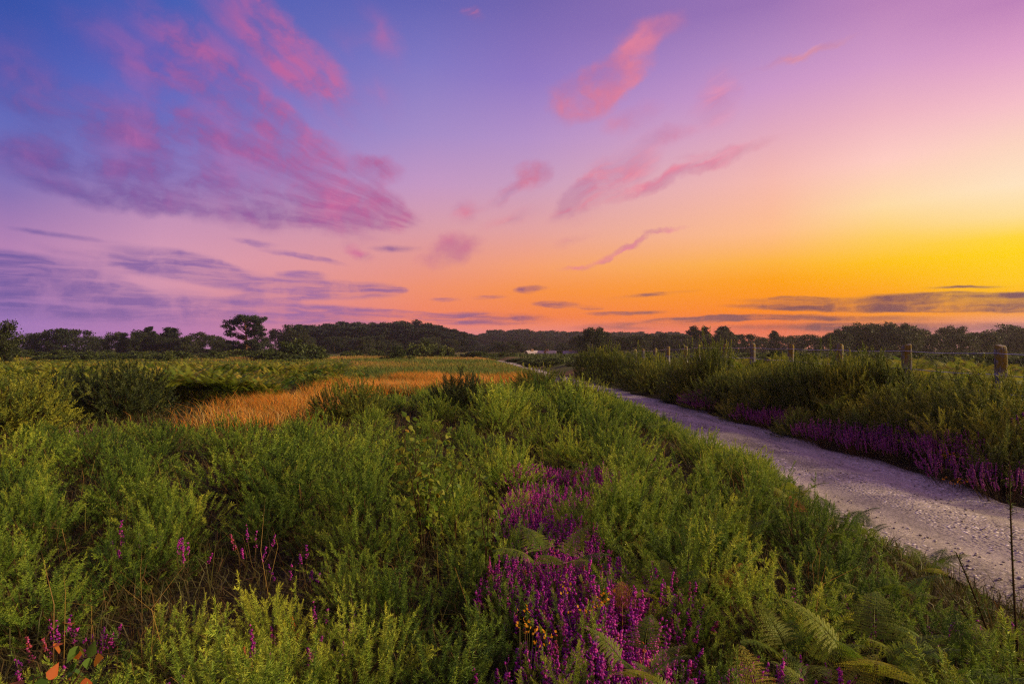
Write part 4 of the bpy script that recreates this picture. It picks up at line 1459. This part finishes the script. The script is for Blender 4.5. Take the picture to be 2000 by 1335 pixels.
# ------------------------------------------------------------------ shrubs and trees
def place_shrubs():
    L = [(578, 703, 64, 100, 662, 'large round dark shrub standing alone in front of the pine wood'), (520, 702, 70, 60, 684, 'low dark shrub touching the left of the large round shrub'), (775, 705, 62, 54, 678, 'low dark dome-shaped shrub at the edge of the meadow'),
         (826, 696, 85, 84, 667, 'lighter green bushy shrub below the end of the pine wood'), (862, 697, 80, 50, 676, 'lighter green shrub overlapping the bushy shrub'), (735, 698, 84, 40, 682, 'small dark shrub left of the dome-shaped shrub'), (690, 695, 92, 50, 684, 'small green shrub before the pine wood'),
         (935, 698, 74, 90, 687, 'long low mound of scrub at the left side of the track bend'), (985, 700, 78, 60, 688, 'scrub mound where the track turns out of sight'), (470, 700, 76, 70, 683, 'low green shrub under the lone pine')]
    for i, (px, by, d, w, top, lab) in enumerate(L):
        x = P(px, d)
        z0 = gz(x, d) - .1
        H = EYE - (top - HZ) / F * d - z0
        R = w / F * d / 2
        K_shrub[i % 5].put((x, d, z0), U(0, 6.28), (R * 1.1, R * 1.1, H * 1.08), lab)
    for k in range(90):
        px = U(-60, 560)
        d = U(58, 100)
        top = U(683, 692)
        x = P(px, d)
        H = EYE - (top - HZ) / F * d - gz(x, d) + .1
        R = U(1.0, 2.4)
        K_shrub[k % 5].put((x, d, gz(x, d) - .1), U(0, 6.28), (R, R, max(H, .5)), 'low dull green shrub in the hedge-like line before the left trees', 'low shrubs before the left trees')
    for px, d, top, w in [(1036, 104, 691, 22), (1052, 108, 692, 20), (1074, 106, 692.5, 26), (1092, 103, 691, 24), (1112, 108, 693, 26)]:
        x = P(px, d)
        z0 = gz(x, d) - .1
        K_shrub[px % 5].put((x, d, z0), U(0, 6.28), (w / F * d / 2, 1.0, (EYE - (top - HZ) / F * d - z0) / .98), 'green bush screening the lower walls of the far cottage', 'bushes before the far cottage')
    for k in range(46):
        d = U(36, 100)
        off = U(.6, 5.5)
        x = float(right(d)) + off
        R = U(.7, 1.6)
        H = np.interp(d, [36, 55, 100], [1.25, .85, .9]) * U(.8, 1.15)
        H = min(H, EYE - 16 / F * d - gz(x, d))
        if H < .2:
            continue
        K_shrub[k % 5].put((x, d, gz(x, d) - .1), U(0, 6.28), (R, R, H), 'low scrub bush on the right of the far track, before the cottage', 'scrub bushes along the far track')
    for k in range(110):
        px = U(1130, 2080)
        d = U(24, 100)
        x = P(px, d)
        R = U(.9, 2.2)
        H = EYE - (U(683, 692) - HZ) / F * d - gz(x, d)
        K_shrub[k % 5].put((x, d, gz(x, d) - .1), U(0, 6.28), (R, R, max(H, .5)), 'low green shrub on the open heath beyond the fence', 'low shrubs beyond the fence')


place_shrubs()


def tree_at(K, H0, W0, px, top, d, w, label, group=None):
    x = P(px, d)
    z0 = gz(x, d) - .1
    H = (HZ - top) / F * d + EYE - z0
    s = H / H0
    sw = (w / F * d) / W0
    return K.put((x, d, z0), U(0, 6.28), (sw, sw, s), label, group)


def place_trees():
    b = lambda: K_broad[rng.integers(6)]
    p = lambda: K_pine[rng.integers(6)]
    # left line of trees
    g = 'trees in the left line'
    for px, top, w in [(58, 650, 40), (78, 648, 46), (112, 641, 62), (150, 642, 64), (185, 655, 40), (205, 660, 40), (226, 647, 44), (248, 662, 34), (268, 648, 44), (283, 644, 66), (310, 652, 50), (362, 656, 40), (388, 648, 66), (415, 654, 46), (432, 660, 40), (30, 660, 50), (-15, 655, 60), (340, 660, 50)]:
        tree_at(b(), 6.1, 6.8, px, top, U(120, 145), w * 1.1, 'dark broadleaf tree in the line left of the lone pine', g)
    for px, top, w, lab in [(333, 640, 40, 'small dark pine standing up from the left line of trees'), (291, 638, 30, 'narrow pine top poking above the left line of trees'), (242, 650, 22, 'thinnest pine in the left line of trees'), (120, 642, 32, 'dark pine near the left end of the tree line')]:
        tree_at(p(), 12, 5.6, px, top, 128, w * 1.2, lab)
    for px, top, w, lab in [(538, 641, 36, 'rounded tree just right of the lone pine'), (570, 633, 60, 'rounded tree at the left end of the pine wood')]:
        tree_at(b(), 6.1, 6.8, px, top, 150, w, lab)
    # pine wood in the middle
    g = 'pines of the middle wood'
    for row in range(4):
        px = 570
        while px < 915:
            top = np.interp(px, [570, 640, 690, 770, 815, 850, 880, 915], [636, 631, 628, 629, 628, 634, 641, 650]) + U(-3, 5) + row * 4.5
            d = 235 - row * 18
            tree_at(p(), 12, 5.6, px, top, d, U(38, 62), 'dark pine in the dense wood behind the meadow', g)
            px += U(12, 22)
    for k in range(26):
        px = U(560, 890)
        tree_at(b(), 6.1, 6.8, px, U(652, 670), U(130, 165), U(28, 55), 'dull green broadleaf tree at the foot of the pine wood', 'broadleaf trees before the pine wood')
    # far wood behind the cottage
    g = 'pines of the far wood'
    for row in range(3):
        px = 905
        while px < 1345:
            top = np.interp(px, [905, 930, 960, 1000, 1080, 1200, 1345], [654, 651, 645, 644, 646, 648, 650]) + U(-2, 3) + row * 4
            tree_at(p(), 12, 5.6, px, top, 380 - row * 25, U(24, 40), 'distant dark pine in the hazy wood behind the cottage', g)
            px += U(9, 15)
    for k in range(22):
        px = U(920, 1130)
        tree_at(b(), 6.1, 6.8, px, U(664, 680), U(150, 240), U(24, 44), 'hazy tree near the far cottage', 'trees near the far cottage')
    # right of the cottage
    tree_at(b(), 6.1, 6.8, 1158, 638, 95, 56, 'tall greenish tree rising above the bank right of the cottage')
    tree_at(p(), 12, 5.6, 1172, 640, 98, 30, 'pine leaning beside the tall greenish tree')
    for px, top, w in [(1135, 655, 44), (1185, 650, 40), (1215, 655, 44), (1242, 653, 50), (1268, 652, 40), (1295, 650, 50), (1325, 652, 56), (1352, 658, 40), (1385, 652, 56), (1415, 645, 46), (1440, 652, 40), (1462, 652, 44), (1490, 657, 44), (1528, 656, 44), (1556, 654, 46), (1580, 652, 46), (1605, 658, 40)]:
        tree_at(b(), 6.1, 6.8, px, top, U(125, 150), w * 1.12, 'brownish green tree in the line behind the fence', 'trees in the line behind the fence')
    for px, top, w, lab in [(1355, 637, 30, 'left one of two pines standing above the line behind the fence'), (1377, 638, 26, 'right one of two pines standing above the line behind the fence'), (1413, 638, 40, 'broad-topped pine right of the two pines'), (1512, 645, 22, 'small lone pine top in the gap of the right tree line')]:
        tree_at(p(), 12, 5.6, px, top, 140, w * 1.2, lab)
    for px, top, w in [(1622, 650, 40), (1640, 642, 50), (1662, 635, 60), (1690, 629, 66), (1722, 632, 56), (1745, 629, 60), (1772, 631, 56), (1795, 642, 50), (1700, 640, 60), (1760, 642, 60), (1820, 651, 46), (1650, 648, 60)]:
        tree_at(b(), 6.1, 6.8, px, top, U(100, 118), w * 1.15, 'dark tree in the tall grove on the right', 'trees in the right grove')
    for px, top, w in [(1846, 636, 44), (1872, 637, 40), (1905, 648, 46), (1925, 643, 50), (1950, 650, 40), (1975, 632, 62), (2000, 640, 50), (2035, 636, 60), (1880, 650, 50), (1990, 652, 60)]:
        tree_at(b(), 6.1, 6.8, px, top, U(105, 125), w * 1.15, 'dark tree beyond the grove at the far right', 'trees at the far right')


place_trees()


def pine_company():
    for px, top, w, lab in [(505, 656, 54, 'brownish tree pressed against the right side of the lone pine'), (440, 664, 44, 'small dark tree at the left foot of the lone pine'), (478, 672, 50, 'dark bushy tree right under the lone pine')]:
        tree_at(K_broad[rng.integers(6)], 6.1, 6.8, px, top, 116, w * 1.15, lab)


pine_company()


def lone_pine():
    H, d = 7.35, 110
    x = P(470, d)
    root = obj('lone_pine', None, None, (x, d, gz(x, d) - .1))
    tag(root, 'lone spreading pine with open flat crown above the left tree line', 'tree')
    s = np.linspace(0, 1, 8)
    tr = np.stack([.9 * s - 1.2 * s ** 2 + .35, 0 * s, H * .9 * s - .1], 1)
    tr[:, 0] += .5
    out = [tube(tr, .22 * (1 - .75 * s), 7, 0)]
    cs, rs = [], []
    for (f, dx, dz, r) in [(.45, -2.5, .9, .75), (.5, 2.6, .6, .8), (.55, -2.6, 1.6, .7), (.6, 2.9, 1.2, .8), (.62, -2.4, 2.0, .85), (.7, 2.4, 1.6, .9), (.72, -1.5, 1.7, .9), (.8, 1.4, 1.5, .95), (.82, -.6, 1.4, .9), (.85, .6, 1.2, 1.0), (.4, 1.9, -.1, .8), (.35, -2.0, .2, .7), (.3, 2.8, .0, .9), (.5, .3, 1.0, .6), (.66, 2.7, .5, .6), (.33, -1.0, -.4, .8), (.28, 1.6, -.5, .9), (.25, -2.6, -.2, .9), (.45, -1.6, .5, .8), (.55, 1.6, .6, .9), (.9, .0, .7, .9)]:
        p = np.array([np.interp(f, s, tr[:, k]) for k in range(3)])
        e = p + np.array([dx, U(-1.6, 1.6), dz])
        m = (p + e) / 2 + [0, 0, -.12]
        out.append(tube([p, m, e], [.09, .06, .025], 5, 0, cap=False))
        cs.append(e)
        rs.append(r)
        for q in range(3):
            cs.append(e + rng.normal(0, 1, 3) * [.7, .7, .25])
            rs.append(r * U(.5, .8))
    for k in range(30):
        th, ph = U(0, 6.28), U(0.05, 1.0)
        rr = U(.6, 1.0)
        cs.append(np.array([.7 + 3.5 * math.cos(th) * math.sqrt(1 - ph * ph) * rr, 2.6 * math.sin(th) * math.sqrt(1 - ph * ph) * rr, H * (.50 + .46 * ph * rr)]))
        rs.append(U(.35, .62))
    cs = [np.array([min(max(c[0], -2.6), 4.1), c[1], min(c[2], H)]) for c in cs]
    obj('trunk', smooth(mesh('lone_pine_trunk', join(out), M_pbark)), root)
    obj('crown', mesh('lone_pine_crown', leaf_cloud(np.array(cs), np.array(rs) * 1.0, 120, .26, .5), M_pine), root)
    # the leafy tree at the left edge, much nearer
    root = tree_at(K_broad[2], 6.1, 6.8, 8, 624, 46, 62, 'nearer leafy tree with yellowish leaves at the left edge')


lone_pine()


def haze():
    x0, x1, y0, y1, z0, z1 = -1500, 1500, -100, 1600, -4, 15
    V = [(x, y, z) for x in (x0, x1) for y in (y0, y1) for z in (z0, z1)]
    Fc = [(0, 1, 3, 2), (4, 6, 7, 5), (0, 4, 5, 1), (2, 3, 7, 6), (0, 2, 6, 4), (1, 5, 7, 3)]
    m = bpy.data.materials.new('evening_haze')
    m.use_nodes = True
    t = NT(m.node_tree)
    v = t.n('ShaderNodeVolumePrincipled', {'Color': (0.86, 0.78, 0.84, 1), 'Density': HAZE, 'Anisotropy': 0.45})
    t.t.links.new(v.outputs[0], t.n('ShaderNodeOutputMaterial').inputs['Volume'])
    o = poly('haze', V, Fc, m, None)
    tag(o, 'thin mauve evening haze over the heath and far trees', 'haze', kind='stuff')


HAZE = 0.00038
haze()
